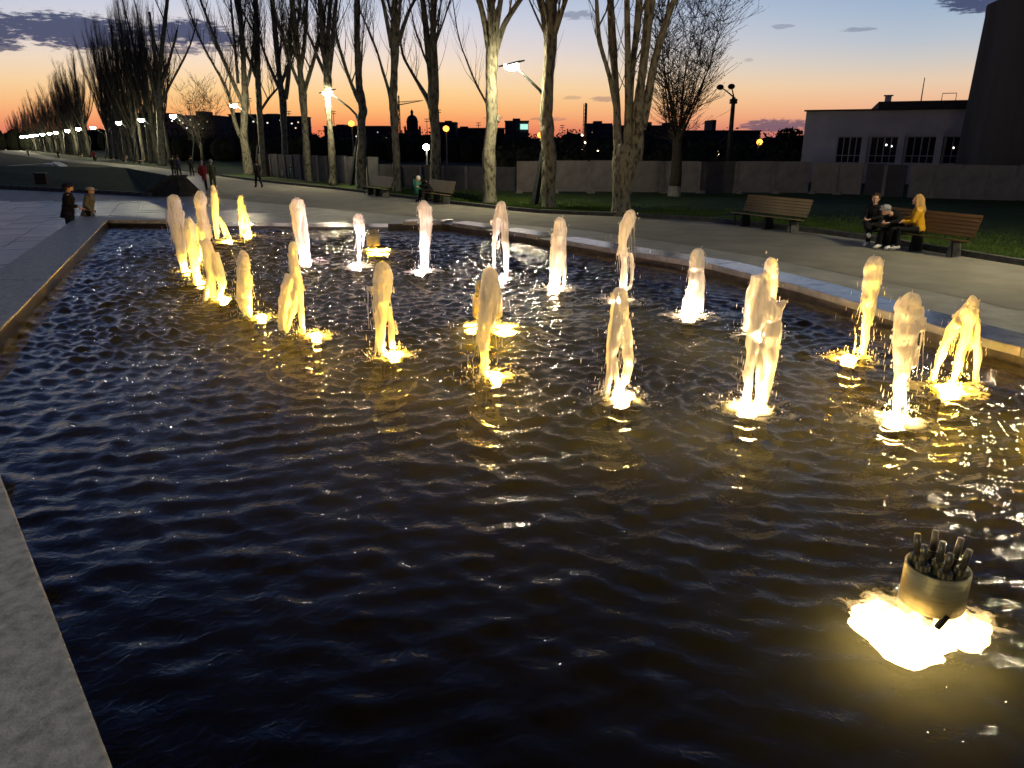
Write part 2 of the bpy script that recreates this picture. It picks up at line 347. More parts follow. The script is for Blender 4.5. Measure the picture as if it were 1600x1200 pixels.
# ------------------------------------------------------------------ ground, path, paving
ZR, ZW, ZF = .55, .33, .03
mb = MB(); mb.add([(-3000, -600, -.06), (3000, -600, -.06), (3000, 5000, -.06), (-3000, 5000, -.06)], [(0, 1, 2, 3)]); mb.build('ground', 'ground')['kind'] = 'structure'
FARDIR = Vector((-.556, .831, 0))
kerbL = [at(*p) for p in [(1331, 371), (1237, 360), (1098, 345), (967, 338), (850, 334), (798, 329), (696, 318), (542, 298), (425, 286), (346, 276), (233, 260), (88, 247)]]
kerbL = [Vector((13.6, 12.5, 0)), at(1600, 416), at(1507, 401)] + kerbL + [kerbL[-1] + FARDIR * 420]
kerbL = [Vector((17.5, 2, 0)), Vector((19, -8, 0))][::-1] + kerbL
pathL = [Vector((12.5, -8, 0)), Vector((11, 4, 0))] + [at(*p) for p in [(1600, 486), (1398, 447), (1250, 417), (1119, 385), (989, 366), (850, 354), (747, 347), (600, 335), (500, 325), (425, 317), (300, 309), (286, 287), (250, 272), (170, 259), (90, 252)]]
pathL += [at(0, 238), at(0, 238) + FARDIR * 280]
strip('path', resample(kerbL, 90), resample(pathL, 90), 'asphalt', 0.0)
fan('paving', [(-95, -8), (12.6, -8), (11.2, 4)] + [(13.4, 10)] + [tuple(p[:2]) for p in kerbL[3:14]] + [(-30, 60), tuple(at(240, 302, .12)[:2]), tuple(at(-200, 285, .12)[:2]), (-95, 39)], 'paving', -.008)
# kerb of the path, stones laid end to end
def dirs(P, i):
    t = (P[min(i + 1, len(P) - 1)] - P[max(i - 1, 0)]).normalized(); return t, Vector((t.y, -t.x, 0))
kt = thing('kerb', 'long low stone kerb between the asphalt path and the tree lawn', 'kerb', (0, 0, 0))
kp = []
tot = sum((b - a).length for a, b in zip(kerbL[1:14], kerbL[2:15])); K = resample(kerbL[1:15], int(tot / 1.5) + 1)
for i in range(len(K) - 1):
    a, b = K[i], K[i + 1]; t = (b - a).normalized(); nrm = Vector((t.y, -t.x, 0)); c = (a + b) / 2 + nrm * .09
    R = Matrix(((t.x, -t.y, 0), (t.y, t.x, 0), (0, 0, 1)))
    o = MB().box((0, 0, 0), ((b - a).length - .012, .18, .20)).build('kerb_stone', 'kerb', kt)
    o.location = (c.x, c.y, .045 + random.uniform(-.006, .006)); o.rotation_euler = (0, 0, math.atan2(t.y, t.x))
# tree lawn, seen lit near the lamps
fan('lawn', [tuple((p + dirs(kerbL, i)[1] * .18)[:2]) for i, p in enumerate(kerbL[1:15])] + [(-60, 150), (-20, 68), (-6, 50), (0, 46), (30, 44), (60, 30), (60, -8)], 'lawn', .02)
# ------------------------------------------------------------------ pool
A0 = at(168, 343, ZR); B0 = at(0, 510, ZR); C0 = at(0, 765, ZR); D0 = at(160, 1200, ZR)
def isect(p, q, r, s):
    d1, d2 = q - p, s - r; k = ((r.x - p.x) * d2.y - (r.y - p.y) * d2.x) / (d1.x * d2.y - d1.y * d2.x); return p + d1 * k
K1 = isect(A0, B0, C0, D0); E0 = C0 + (D0 - C0).normalized() * 6.2
rin = [at(*p, ZR) for p in [(690, 345.5), (756, 354.6), (841, 367.5), (946, 386), (1116, 413), (1250, 446), (1395, 488), (1483, 513), (1600, 543)]]
farR = at(606, 346, ZR); farL = at(256, 344.5, ZR)
pool = [A0, K1, E0, Vector((6.2, -1.6, ZR)), Vector((6.35, 4.5, ZR))] + rin[::-1] + [farR]
pool = [Vector((p.x, p.y, 0)) for p in pool]
ctr = sum(pool, Vector()) / len(pool)
def offset(P, w):
    out = []; n = len(P)
    for i in range(n):
        a, b, c = P[i - 1], P[i], P[(i + 1) % n]
        n1 = (b - a).normalized(); n2 = (c - b).normalized(); n1 = Vector((n1.y, -n1.x, 0)); n2 = Vector((n2.y, -n2.x, 0))
        if n1.dot(b - ctr) < 0: n1 = -n1
        if n2.dot(b - ctr) < 0: n2 = -n2
        m = (n1 + n2).normalized(); out.append(b + m * (w / max(.45, m.dot(n1))))
    return out
outer = offset(pool, .95)
RW = .62
outer_r = offset(pool, RW)
fan('pool_floor', [tuple(p[:2]) for p in offset(pool, .3)], 'floor', ZF)
pw = thing('fountain_pool', 'large stone fountain basin with pale coping slabs beside the path', 'fountain', (0, 0, 0))
npool = len(pool)
wall = MB(); inn = pool; out2 = offset(pool, .42)
for i in range(npool):
    a, b, c, dd = inn[i], inn[(i + 1) % npool], out2[(i + 1) % npool], out2[i]
    top = (ZR - .11 if 4 <= i else ZR - .03) if i != npool - 1 else ZW - .03
    wall.add([(a.x, a.y, 0), (b.x, b.y, 0), (c.x, c.y, 0), (dd.x, dd.y, 0), (a.x, a.y, top), (b.x, b.y, top), (c.x, c.y, top), (dd.x, dd.y, top)],
             [(0, 1, 5, 4), (1, 2, 6, 5), (2, 3, 7, 6), (3, 0, 4, 7), (4, 5, 6, 7)])
wall.build('basin_wall', 'rimdark', pw)
def slab(a, b, ao, bo, t0, t1, z1, thick, m, over=.03):
    p = [a.lerp(b, t0), a.lerp(b, t1), ao.lerp(bo, t1), ao.lerp(bo, t0)]
    inw = ((p[0] - p[3]).normalized() * over); p[0] = p[0] + inw; p[1] = p[1] + inw
    MB().prism([q[:2] for q in p], z1 - thick, z1).build('coping_slab', m, pw, bevel=.012)
for i in range(npool):
    a, b = pool[i], pool[(i + 1) % npool]; right = 4 <= i <= npool - 2
    ao, bo = (outer_r[i], outer_r[(i + 1) % npool]) if right else (outer[i], outer[(i + 1) % npool])
    if i == 4: ao = outer_r[i]
    ln = (b - a).length; z = ZR; g = .006 / ln
    if i == npool - 1:                                   # far side: a raised corner, then a low spill edge
        tk = 1 - (farL - A0).length / ln
        n = max(1, round(ln * tk / 2.4))
        for k in range(n):
            slab(a, b, ao, bo, tk * k / n + g, tk * (k + 1) / n - g, ZW + .06 + .003 * (k % 2), .10, 'rimwet')
        slab(a, b, ao, bo, tk + g, 1 - g, ZR, .11, 'rim')
        q = [a.lerp(b, tk), b, out2[0], out2[i].lerp(out2[0], tk)]; MB().prism([v[:2] for v in q], ZW - .04, ZR - .11).build('raised_wall', 'rimdark', pw)
        continue
    step = 6.0 if i in (0, 2, 3) else 2.7
    n = max(1, round(ln / step))
    for k in range(n):
        t0, t1 = k / n, (k + 1) / n
        if right and i >= npool - 5:
            tm = t0 + .72 * (t1 - t0)
            slab(a, b, ao, bo, t0 + g, tm - g, ZR, .11, 'rimwet'); slab(a, b, ao, bo, tm + g, t1 - g, ZR - .07, .05, 'rimdark')
        else:
            slab(a, b, ao, bo, t0 + g, t1 - g, ZR + random.uniform(-.003, .003), .11 if right else .03, 'rimwet' if right else 'rim')
# pavers of the plaza beside the basin
pt = thing('paver_field', 'grey wet pavers of the open plaza left of the basin', 'paving', (0, 0, 0))
ca, sa = math.cos(math.radians(24)), math.sin(math.radians(24))
tm1 = MB().box((0, 0, 0), (.985, .985, .03)).mesh('paver', 'tile'); tm2 = MB().box((0, 0, 0), (.985, .985, .03)).mesh('paver', 'tile2')
cand = []
for i in range(-60, 60):
    for j in range(-60, 60):
        x, y = i * ca - j * sa - 15, i * sa + j * ca + 24
        if not (8 < y < 37.2 and x < -6): continue
        q = Vector((x, y, 0))
        if x > -4.6 - (y - 25) * 1.0 and y > 25: continue
        ok = True
        for P in (outer,):
            # inside test
            c = False; n = len(P)
            for k in range(n):
                p1, p2 = P[k], P[k - 1]
                if (p1.y > y) != (p2.y > y) and x < (p2.x - p1.x) * (y - p1.y) / (p2.y - p1.y) + p1.x: c = not c
            if c: ok = False
        dmin = min(((q - (a.lerp(b, max(0, min(1, (q - a).dot(b - a) / (b - a).length_squared))))).length) for a, b in zip(outer, outer[1:] + outer[:1]))
        if not ok or dmin < .75: continue
        dep = y * CT + HC * ST; px = 800 + F * x / dep
        if px < -40: continue
        cand.append((dep, x, y))
cand.sort()
for (dp, x, y) in cand[:300]:
    o = link('paver', random.choice((tm1, tm1, tm2)), pt); o.location = (x, y, .0 + random.uniform(-.003, .005)); o.rotation_euler = (random.uniform(-.004, .004), random.uniform(-.004, .004), math.radians(24))
if len(cand) > 300:
    mb = MB(); R = Matrix.Rotation(math.radians(24), 3, 'Z')
    for (dp, x, y) in cand[300:]: mb.box((x, y, random.uniform(-.003, .005)), (.985, .985, .03), R)
    mb.build('paver_bed', 'tile', pt, kind='stuff')
# ------------------------------------------------------------------ fountain jets: foot, lamp and strands in photo pixels (x, y, width)
JETS = [
 # foot, lamp, lamp width px, colour, [strands], label
 ((476, 411), (478, 411), 44, 'pink', [[(478, 411, 7), (472, 385, 10), (467, 350, 17), (465, 325, 20), (464, 314, 15)], [(457, 318, 9), (459, 335, 11), (464, 370, 8), (470, 405, 4)], [(470, 312, 8), (474, 345, 12), (479, 380, 10), (482, 405, 5)]], 'tall pinkish white water jet with a forked top, leftmost of the far white row'),
 ((561, 413), (557, 416), 46, 'pink', [[(561, 413, 6), (561, 380, 6), (560, 360, 9), (560, 347, 18), (560, 339, 14)], [(566, 345, 6), (568, 365, 5), (567, 385, 2)]], 'short white mushroom-headed jet on a thin stem beside the small lit nozzle cluster'),
 ((662, 423), (657, 426), 40, 'pink', [[(660, 423, 6), (660, 390, 9), (664, 355, 15), (664, 330, 19), (661, 317, 13)], [(671, 322, 6), (672, 350, 8), (668, 390, 8), (668, 422, 4)], [(655, 320, 6), (658, 340, 8)]], 'slim pinkish white jet in front of the bench with the hooded sitter'),
 ((786, 434), (784, 437), 34, 'pink', [[(772, 425, 4), (772, 385, 6), (776, 355, 12), (782, 330, 17), (783, 318, 12)], [(769, 345, 7), (773, 352, 8)], [(788, 330, 9), (789, 365, 12), (791, 400, 9), (791, 436, 4)]], 'leaning white jet with a split falling sheet behind the yellow centre jet'),
 ((872, 450), (866, 452), 48, 'white', [[(869, 450, 12), (870, 420, 16), (872, 385, 19), (875, 358, 21), (875, 344, 15)], [(882, 355, 8), (882, 400, 6), (882, 448, 5)], [(864, 365, 6), (862, 410, 7), (861, 448, 6)]], 'straight cream white jet with a wide bright foot before the leaning lamp post'),
 ((970, 472), (966, 471), 50, 'white', [[(972, 474, 10), (974, 440, 12), (976, 405, 10), (973, 380, 14), (978, 355, 20), (984, 340, 21), (985, 333, 14)], [(985, 395, 5), (988, 415, 6), (986, 445, 5), (980, 452, 4)], [(969, 385, 5), (965, 400, 4)]], 'crooked cream jet with an egg-shaped head before the multi-stemmed poplar'),
 ((1083, 492), (1077, 495), 56, 'white', [[(1082, 492, 20), (1085, 460, 20), (1087, 430, 19), (1089, 408, 23), (1090, 394, 18)], [(1096, 420, 8), (1098, 450, 5), (1096, 488, 4)], [(1070, 465, 5), (1066, 490, 5)], [(1074, 450, 6), (1073, 492, 4)]], 'cream jet with a broad ragged foot standing alone before the empty wooden bench'),
 ((1186, 520), (1184, 525), 60, 'white', [[(1205, 520, 12), (1206, 480, 12), (1208, 440, 15), (1206, 418, 20), (1204, 408, 16)], [(1185, 432, 20), (1178, 460, 22), (1172, 490, 16), (1166, 520, 10)], [(1190, 436, 20), (1192, 480, 20), (1190, 520, 12)], [(1200, 430, 14), (1188, 436, 14)]], 'tall cream jet behind the bulky ragged jet, its round head showing above'),
 ((1349, 556), (1326, 562), 58, 'yellow', [[(1349, 556, 9), (1352, 520, 12), (1356, 485, 15), (1360, 455, 22), (1365, 425, 27), (1367, 408, 22)], [(1350, 458, 7), (1348, 470, 6)], [(1372, 440, 8), (1369, 470, 6), (1362, 510, 4)], [(1337, 520, 3), (1338, 550, 3)]], 'yellow club-shaped jet leaning right, nearest the bench with seated people'),
 ((1490, 600), (1485, 610), 84, 'yellow', [[(1490, 600, 10), (1500, 560, 13), (1512, 515, 17), (1517, 485, 20), (1521, 464, 9)], [(1519, 468, 8), (1500, 490, 9), (1484, 515, 8), (1470, 555, 8), (1459, 592, 8)], [(1512, 480, 9), (1495, 510, 8), (1482, 545, 7), (1466, 580, 6), (1460, 596, 5)], [(1524, 470, 8), (1527, 500, 10), (1530, 545, 12), (1528, 600, 9)], [(1497, 505, 10), (1495, 520, 7)], [(1518, 510, 6), (1519, 545, 4)]], 'yellow jet spreading into several falling ropes, last at the right'),
 ((1398, 648), (1398, 656), 80, 'warm', [[(1400, 648, 12), (1404, 610, 15), (1409, 575, 24), (1412, 540, 32), (1416, 505, 38), (1421, 480, 38), (1424, 467, 26)], [(1432, 490, 16), (1438, 505, 11), (1436, 515, 8)], [(1425, 530, 12), (1428, 560, 12), (1421, 575, 10)], [(1410, 570, 8), (1413, 640, 5)]], 'cream jet with a large rounded club head and thin stem, nearest the camera'),
 ((1172, 636), (1168, 638), 84, 'warm', [[(1165, 636, 12), (1170, 590, 15), (1176, 540, 20), (1184, 490, 26), (1190, 455, 22), (1193, 440, 14)], [(1196, 470, 26), (1206, 500, 30), (1206, 540, 28), (1204, 580, 18), (1192, 636, 14)], [(1226, 470, 7), (1216, 485, 16), (1208, 500, 18)], [(1186, 636, 8), (1188, 590, 9), (1190, 540, 14)], [(1160, 578, 6), (1163, 600, 5)]], 'bulky ragged cream jet with a torn right shoulder between two club-headed jets'),
 ((957, 620), (971, 622), 62, 'warm', [[(948, 614, 8), (954, 570, 14), (960, 525, 24), (967, 490, 28), (968, 468, 26), (968, 456, 20)], [(976, 500, 17), (981, 540, 18), (983, 575, 15), (973, 605, 12), (968, 618, 10)], [(962, 560, 9), (962, 616, 6)]], 'cream jet with a split skirt and hollow middle, right of the yellow centre jets'),
 ((756, 592), (775, 589), 46, 'yellow', [[(757, 592, 11), (757, 555, 15), (757, 515, 20), (761, 475, 27), (766, 445, 30), (766, 424, 22)], [(776, 450, 10), (772, 480, 10), (766, 510, 7)], [(748, 500, 6), (747, 540, 4)]], 'smooth yellow club jet in front of the half-hidden lit nozzle cluster'),
 ((597, 556), (616, 556), 50, 'yellow', [[(596, 556, 8), (596, 520, 12), (596, 490, 18), (597, 455, 29), (598, 430, 29), (598, 418, 23)], [(607, 480, 12), (610, 505, 10), (612, 545, 10)], [(589, 490, 10), (589, 520, 6), (586, 552, 5)], [(574, 451, 8), (582, 454, 8), (586, 462, 8)], [(583, 470, 5), (582, 482, 3)], [(619, 505, 3), (621, 522, 2)]], 'yellow jet with a square head and four ragged ropes, left of centre'),
 ((468, 522), (494, 526), 42, 'yellow', [[(473, 522, 8), (470, 480, 10), (464, 440, 16), (458, 405, 15), (457, 382, 12)], [(455, 430, 20), (449, 455, 22), (444, 485, 18), (441, 515, 12)], [(463, 440, 14), (459, 480, 14), (452, 500, 10), (447, 520, 6)], [(474, 445, 4), (475, 455, 3)]], 'yellow jet with a narrow head and wide torn left skirt'),
 ((388, 496), (409, 497), 40, 'yellow', [[(389, 497, 8), (386, 470, 16), (382, 445, 22), (380, 420, 20), (380, 402, 17), (380, 396, 11)], [(376, 440, 14), (374, 470, 10), (382, 492, 8)], [(391, 430, 8), (391, 445, 7)]], 'plain yellow finger-shaped jet with its lamp at its right foot'),
 ((338, 468), (350, 470), 36, 'yellow', [[(333, 465, 9), (330, 430, 15), (326, 400, 19), (322, 378, 17)], [(335, 395, 13), (344, 425, 15), (348, 445, 12), (342, 468, 8)], [(325, 440, 8), (322, 472, 8)]], 'yellow jet with an arched right side, lowest of the crowded left group'),
 ((309, 440), (313, 444), 34, 'yellow', [[(309, 442, 12), (304, 410, 14), (299, 380, 16), (296, 355, 17), (295, 345, 12)], [(303, 375, 9), (307, 400, 9)]], 'short yellow jet squeezed between two taller ones of the left group'),
 ((287, 424), (291, 425), 26, 'yellow', [[(287, 424, 9), (283, 390, 16), (277, 360, 22), (273, 330, 23), (272, 310, 18)], [(283, 330, 9), (287, 365, 8), (289, 410, 6)]], 'tall yellow paddle-shaped jet, leftmost of all'),
 ((313, 405), (309, 407), 24, 'yellow', [[(318, 405, 12), (320, 375, 18), (318, 350, 18), (314, 328, 16), (313, 312, 20), (314, 303, 14)], [(306, 350, 10), (308, 380, 10)], [(326, 350, 7), (330, 372, 6)]], 'bright yellow jet with a waisted round head in the left group'),
 ((345, 376), (356, 379), 38, 'yellow', [[(339, 374, 6), (337, 345, 10), (335, 315, 12), (334, 300, 9), (333, 291, 6)], [(342, 340, 6), (350, 355, 6), (359, 374, 5)], [(345, 350, 4), (352, 372, 3)]], 'slim pale yellow jet reaching up to the walkers on the path'),
 ((383, 367), (387, 369), 32, 'yellow', [[(377, 367, 5), (377, 340, 8), (376, 320, 10), (376, 308, 8)], [(380, 320, 6), (385, 340, 6), (391, 365, 5)], [(382, 350, 4), (384, 366, 4)]], 'small narrow yellow jet at the far end of the left group'),
]
LAMPC = {'pink': emit('white_fountain_light', (1, .70, .70), 900), 'white': emit('cream_fountain_light', (1, .69, .46), 860),
         'warm': emit('warm_fountain_light', (1, .63, .23), 1050), 'yellow': emit('yellow_fountain_light', (1, .53, .05), 1800)}
def patch(t, q, R, seed=None):
    mb = MB(); off = random.uniform(0, 50); nr, na = 9, 30; mb.v.append((0, 0, .02))
    for i in range(1, nr + 1):
        for k in range(na):
            a = 2 * math.pi * k / na; u = i / nr; x, y = u * math.cos(a), u * math.sin(a); h = (noise.noise(Vector((x * 4 + off, y * 4, 0))) * .09 + noise.noise(Vector((x * 11 + off, y * 11, 3))) * .10) * (1 - .5 * u) + .02
            mb.v.append((x, y, h))
    for k in range(na): mb.f.append((0, 1 + k, 1 + (k + 1) % na))
    for i in range(nr - 1):
        for k in range(na): a = 1 + i * na + k; b = 1 + i * na + (k + 1) % na; mb.f.append((a, a + na, b + na, b))
    o = mb.build('foam_glow_patch', 'patch', t, True); o.location = q; o.scale = (R, R, min(R, .45)); return o
CLAMP = {'warm': emit('warm_cluster_light', (1, .66, .36), 42), 'yellow': emit('yellow_cluster_light', (1, .55, .07), 170)}
def veil(t, paths, P):
    """thin ropes and torn threads of water falling from the column"""
    mb = MB(); W_ = [(p, r) for ps, rs in paths for p, r in zip(ps, rs)]; top = max(p.z for p, _ in W_); up = [(p, r) for p, r in W_ if p.z > .38 * top]
    for k in range(20 if P.y < 12 else 10):
        p, r = random.choice(up); a = random.uniform(0, 6.28); q = p + Vector((math.cos(a), math.sin(a), 0)) * r * random.uniform(.75, 1.1); ln = min(q.z - .01, random.uniform(.08, .6) * q.z); w = random.uniform(.002, .007) * (1 if P.y < 12 else 1.3); m = 6; pts = []; rad = []
        dx, dy = math.cos(a) * random.uniform(-.02, .05), math.sin(a) * random.uniform(-.02, .05)
        for j in range(m + 1):
            u = j / m; pts.append(q + Vector((dx * u * u + random.gauss(0, .003), dy * u * u + random.gauss(0, .003), -ln * u ** 1.2))); rad.append(w * (1 - .55 * u) * random.uniform(.6, 1.4))
        mb.tube(pts, rad, 5)
    for k in range(70):                                   # torn flecks along the edge
        p, r = random.choice(W_); a = random.uniform(0, 6.28); c = p + Vector((math.cos(a) * r * random.uniform(.9, 1.5), math.sin(a) * r * random.uniform(.9, 1.5), random.gauss(0, .03))); s = random.uniform(.004, .012)
        mb.ball(c, s, (1, 1, random.uniform(1, 2.4)), 5, 4)
    mb.build('falling_threads', 'foam', t, True, kind='stuff')
feet = []; gl = []
for (ft, lp, lw, col, strands, lab) in JETS:
    P = at(*ft, ZW); Q = at(*lp, ZW); feet.append(P); gl.append(Q)
    t = thing('fountain_jet', lab, 'water jet', P, 0, 'lit water jets in the basin')
    mb = MB(); paths = []
    for si, st in enumerate(strands):
        sd = random.uniform(-.05, .05) if si else 0.0
        pts = []; rad = []
        n = len(st)
        # refine with a smooth curve
        for k in range((n - 1) * 5 + 1):
            u = k / 5; i = min(int(u), n - 2); w = u - i
            p0, p1, p2, p3 = st[max(i - 1, 0)], st[i], st[i + 1], st[min(i + 2, n - 1)]
            q = [.5 * ((2 * b) + (-a + c) * w + (2 * a - 5 * b + 4 * c - dd) * w * w + (-a + 3 * b - 3 * c + dd) * w ** 3) for a, b, c, dd in zip(p0, p1, p2, p3)]
            p = atY(q[0], q[1], P.y) - P
            p.y += sd * math.sin(math.pi * min(1, k / (n * 5))) + .012 * math.sin(k * 1.3 + si)
            pts.append(p); rad.append(max(.012, q[2] / 2 / ppm(P) * random.uniform(.93, 1.07)))
        tipdir = (pts[-1] - pts[-2]).normalized()
        if si == 0: pts.append(pts[-1] + tipdir * rad[-1] * .55); rad.append(rad[-1] * .55)
        mb.tube(pts, rad, 10); paths.append((pts, rad))
    vox = .011 if P.y < 11 else .015
    fuse(mb, 'water_column', 'foam', vox, .011, (12, 12, 5), 3, t)
    veil(t, paths, P)
    # drops thrown off and falling beside the column
    mb = MB(); H = max((atY(s[0], s[1], P.y) - P).z for st in strands for s in st)
    for k in range(90 if P.y < 12 else 55):
        a = random.uniform(0, 6.28); r = abs(random.gauss(.0, .14)) + .03; z = random.random() ** 1.6 * H * .75
        ln = random.uniform(.006, .05); w = random.uniform(.0015, .0036); c = Vector((math.cos(a) * r, math.sin(a) * r, z + .02))
        mb.add([c + Vector(v) for v in ((w, 0, 0), (0, w, 0), (-w, 0, 0), (0, -w, 0), (0, 0, ln), (0, 0, -ln))], [(0, 1, 4), (1, 2, 4), (2, 3, 4), (3, 0, 4), (1, 0, 5), (2, 1, 5), (3, 2, 5), (0, 3, 5)])
    for k in range(150):                                  # crown splash round the foot
        a = random.uniform(0, 6.28); r = abs(random.gauss(.20, .11)); c = (Q - P) * random.choice((0, .6, 1)) + Vector((math.cos(a) * r, math.sin(a) * r, abs(random.gauss(0, .035)) + .005)); w = random.uniform(.002, .008)
        mb.add([c + Vector(v) for v in ((w, 0, 0), (0, w, 0), (-w, 0, 0), (0, -w, 0), (0, 0, w * 1.6), (0, 0, -w))], [(0, 1, 4), (1, 2, 4), (2, 3, 4), (3, 0, 4), (1, 0, 5), (2, 1, 5), (3, 2, 5), (0, 3, 5)])
    mb.build('droplets', 'spray', t, kind='stuff')
    # nozzle pipe and the underwater lamp
    MB().lathe((0, 0, 0), [(.022, -.3), (.022, -.01), (.028, -.01), (.028, .035), (.020, .05)], 12).build('nozzle', 'steel_dark', t, True)
    r = lw / 2 / ppm(Q) * .8; q = Q - P
    lens = MB().lathe((q.x, q.y, 0), [(r * .3, -.06), (r * .42, -.03), (r * .46, .0), (r * .40, .03), (r * .2, .045), (.01, .048)], 16).build('lamp_lens', LAMPC[col], t, True)
    MB().lathe((q.x, q.y, 0), [(r * .3, -.29), (r * .3, -.11), (r * .5, -.08), (r * .5, -.06), (r * .2, -.06)], 16).build('lamp_housing', 'steel_dark', t)
    patch(t, q, r * 3.3)
# ------------------------------------------------------------------ nozzle clusters
def cluster(foot, wpx, label, col, lr, tilt=0.0, blobs=None):
    P = at(*foot, ZW); s = wpx / ppm(P) / 2
    t = thing('nozzle_cluster', label, 'fountain nozzle', P, 0, 'steel nozzle clusters in the basin')
    b = .10 * s / .19; h = .27 * s / .19
    d = MB().lathe((0, 0, 0), [(s * .96, b), (s, b + .01), (s, b + h), (s * .93, b + h + .004), (s * .93, b + h - .05), (.02, b + h - .05)], 40).build('drum', 'steel', t, True, kind=None)
    MB().lathe((0, 0, 0), [(s * .18, -.29), (s * .18, b + .02)], 14).build('stem', 'steel_dark', t, True)
    MB().box((-s * .15, -s * .98, b - .01), (s * .16, .02, s * .55), Matrix.Rotation(.5, 3, 'Y')).build('bracket', 'iron', t)
    pos = [(0, 0)] + [(math.cos(k * math.pi / 3 + .3) * .62, math.sin(k * math.pi / 3 + .3) * .62) for k in range(6)]
    for (x, y) in pos:
        x *= s; y *= s; top = Vector((x * 1.25, y * 1.25, b + h + s * .92)); lo = Vector((x, y, b + h - .04)); m1 = lo.lerp(top, .42)
        c = MB().tube([lo, lo.lerp(top, .12), lo.lerp(top, .40)], [s * .19, s * .19, s * .19], 12).build('collar', 'steel_dark', t)
        MB().tube([m1 - (top - lo) * .05, top], [s * .115, s * .10], 12).build('pipe', 'steel_dark', t, True)
        mb = MB()
        for k in range(8):
            a = k * math.pi / 4; mb.box(lo.lerp(top, .3) + Vector((math.cos(a), math.sin(a), 0)) * s * .195, (s * .05, s * .05, s * .16), Matrix.Rotation(a, 3, 'Z'))
        mb.build('ribs', 'steel', t)
    for (bx, by, br) in (blobs or [(0, 0, lr)]):
        mb = MB(); n = 26
        prof = [(.02, -.15), (.6, -.14), (.78, -.11), (.6, -.09), (.02, -.08)]
        mb.lathe((0, 0, 0), [(q * br, z) for q, z in prof], n)
        mb.v = [(v[0] * (1 + .42 * noise.noise(Vector((v[0] * 9, v[1] * 9, bx * 9)))) + bx, v[1] * (1 + .42 * noise.noise(Vector((v[0] * 8, v[1] * 8, 4)))) + by, v[2]) for v in mb.v]  # lens outline warped to the blotchy shape of the glow in the water
        mb.build('lamp_lens', CLAMP[col], t, True); patch(t, Vector((bx, by, -.01)), br * 1.7)  # no foam here: translucent patch added to spread the lamp glow
    return P
clusters = [
 cluster((1450, 962), 91, 'steel drum of seven angled pipes over a glaring lamp, largest and nearest nozzle cluster', 'warm', .2, 0, [(-.20, .06, .19), (-.14, -.12, .22), (-.02, -.04, .20), (.21, -.03, .15), (.10, .02, .15)]),
 cluster((762, 506), 46, 'nozzle cluster glowing yellow, half hidden behind the smooth yellow centre jet', 'yellow', .3, 0, [(-.2, .05, .15), (.25, -.05, .19), (0, .2, .14)]),
 cluster((584, 389), 21, 'small far nozzle cluster glowing yellow beside the short mushroom jet', 'yellow', .3, 0, [(0, .0, .24), (.2, -.1, .2)]),
]
cluster((1662, 660), 80, 'nozzle cluster lit by yellow lamps at the right edge of the basin', 'yellow', .3, 0, [(-.24, .0, .10), (-.12, -.14, .09)])
# ------------------------------------------------------------------ the water surface: chop plus rings spreading from every jet
big = offset(pool, .12); BX = np.array([p.x for p in big]); BY = np.array([p.y for p in big])
def grid_heights(X, Y):
    Z = np.zeros_like(X); rng = np.random.RandomState(3)
    rr = np.hypot(X - 1, Y - 9)
    for k in range(26):                                   # wind chop, mostly along the view
        lam = rng.uniform(.17, .66); th = rng.normal(math.pi / 2 - .25, .75); kk = 2 * math.pi / lam
        kx, ky = math.cos(th) * kk, math.sin(th) * kk; ph = rng.uniform(0, 6.28)
        wob = .9 * np.sin(X * rng.uniform(.6, 1.6) + Y * rng.uniform(.6, 1.6) + ph)
        Z += (.0036 * lam / .5) * (np.sin(kx * X + ky * Y + ph + wob) - .32 * np.cos(2 * (kx * X + ky * Y + ph + wob))) * (.75 + .4 * np.sin(.9 * X + .7 * Y + ph * 2))
    for i, (p, q) in enumerate(zip(feet, gl)):            # rings
        r = np.hypot(X - p.x, Y - p.y); lam = .27 + .06 * math.sin(i * 2.1)
        ph = rng.uniform(0, 6.28); an = np.arctan2(Y - p.y, X - p.x)
        tt = 2 * math.pi * (r / lam) + ph + .8 * np.sin(3 * an + ph) + .9 * np.sin(X * 1.7 + Y * 1.3 + i)
        Z += .0175 * np.exp(-r / 3.2) * (np.sin(tt) - .36 * np.cos(2 * tt)) * (r > .05) * (.7 + .5 * np.sin(2 * an + 1.1 * r + ph))
        near = np.exp(-(r / .38) ** 2)
        Z += near * .011 * (np.sin(31 * X + 9 * Y + i) * np.sin(27 * Y - 12 * X + 2 * i) + np.sin(53 * X + 17 * i) * np.sin(47 * Y + 5 * i))
        Z += .016 * np.exp(-((r - .30) / .09) ** 2) * (.6 + .7 * np.sin(5 * an + ph) * np.sin(11 * an + i))
    for c in clusters:
        r = np.hypot(X - c.x, Y - c.y); Z += .009 * np.exp(-((r - .42) / .12) ** 2)
    fade = np.clip((rr - 1) / 5, .6, 1)
    calm = .50 + .50 * np.clip((Y - 2.0) / 4.5, 0, 1)     # the near corner lies calmer
    return Z * fade * calm
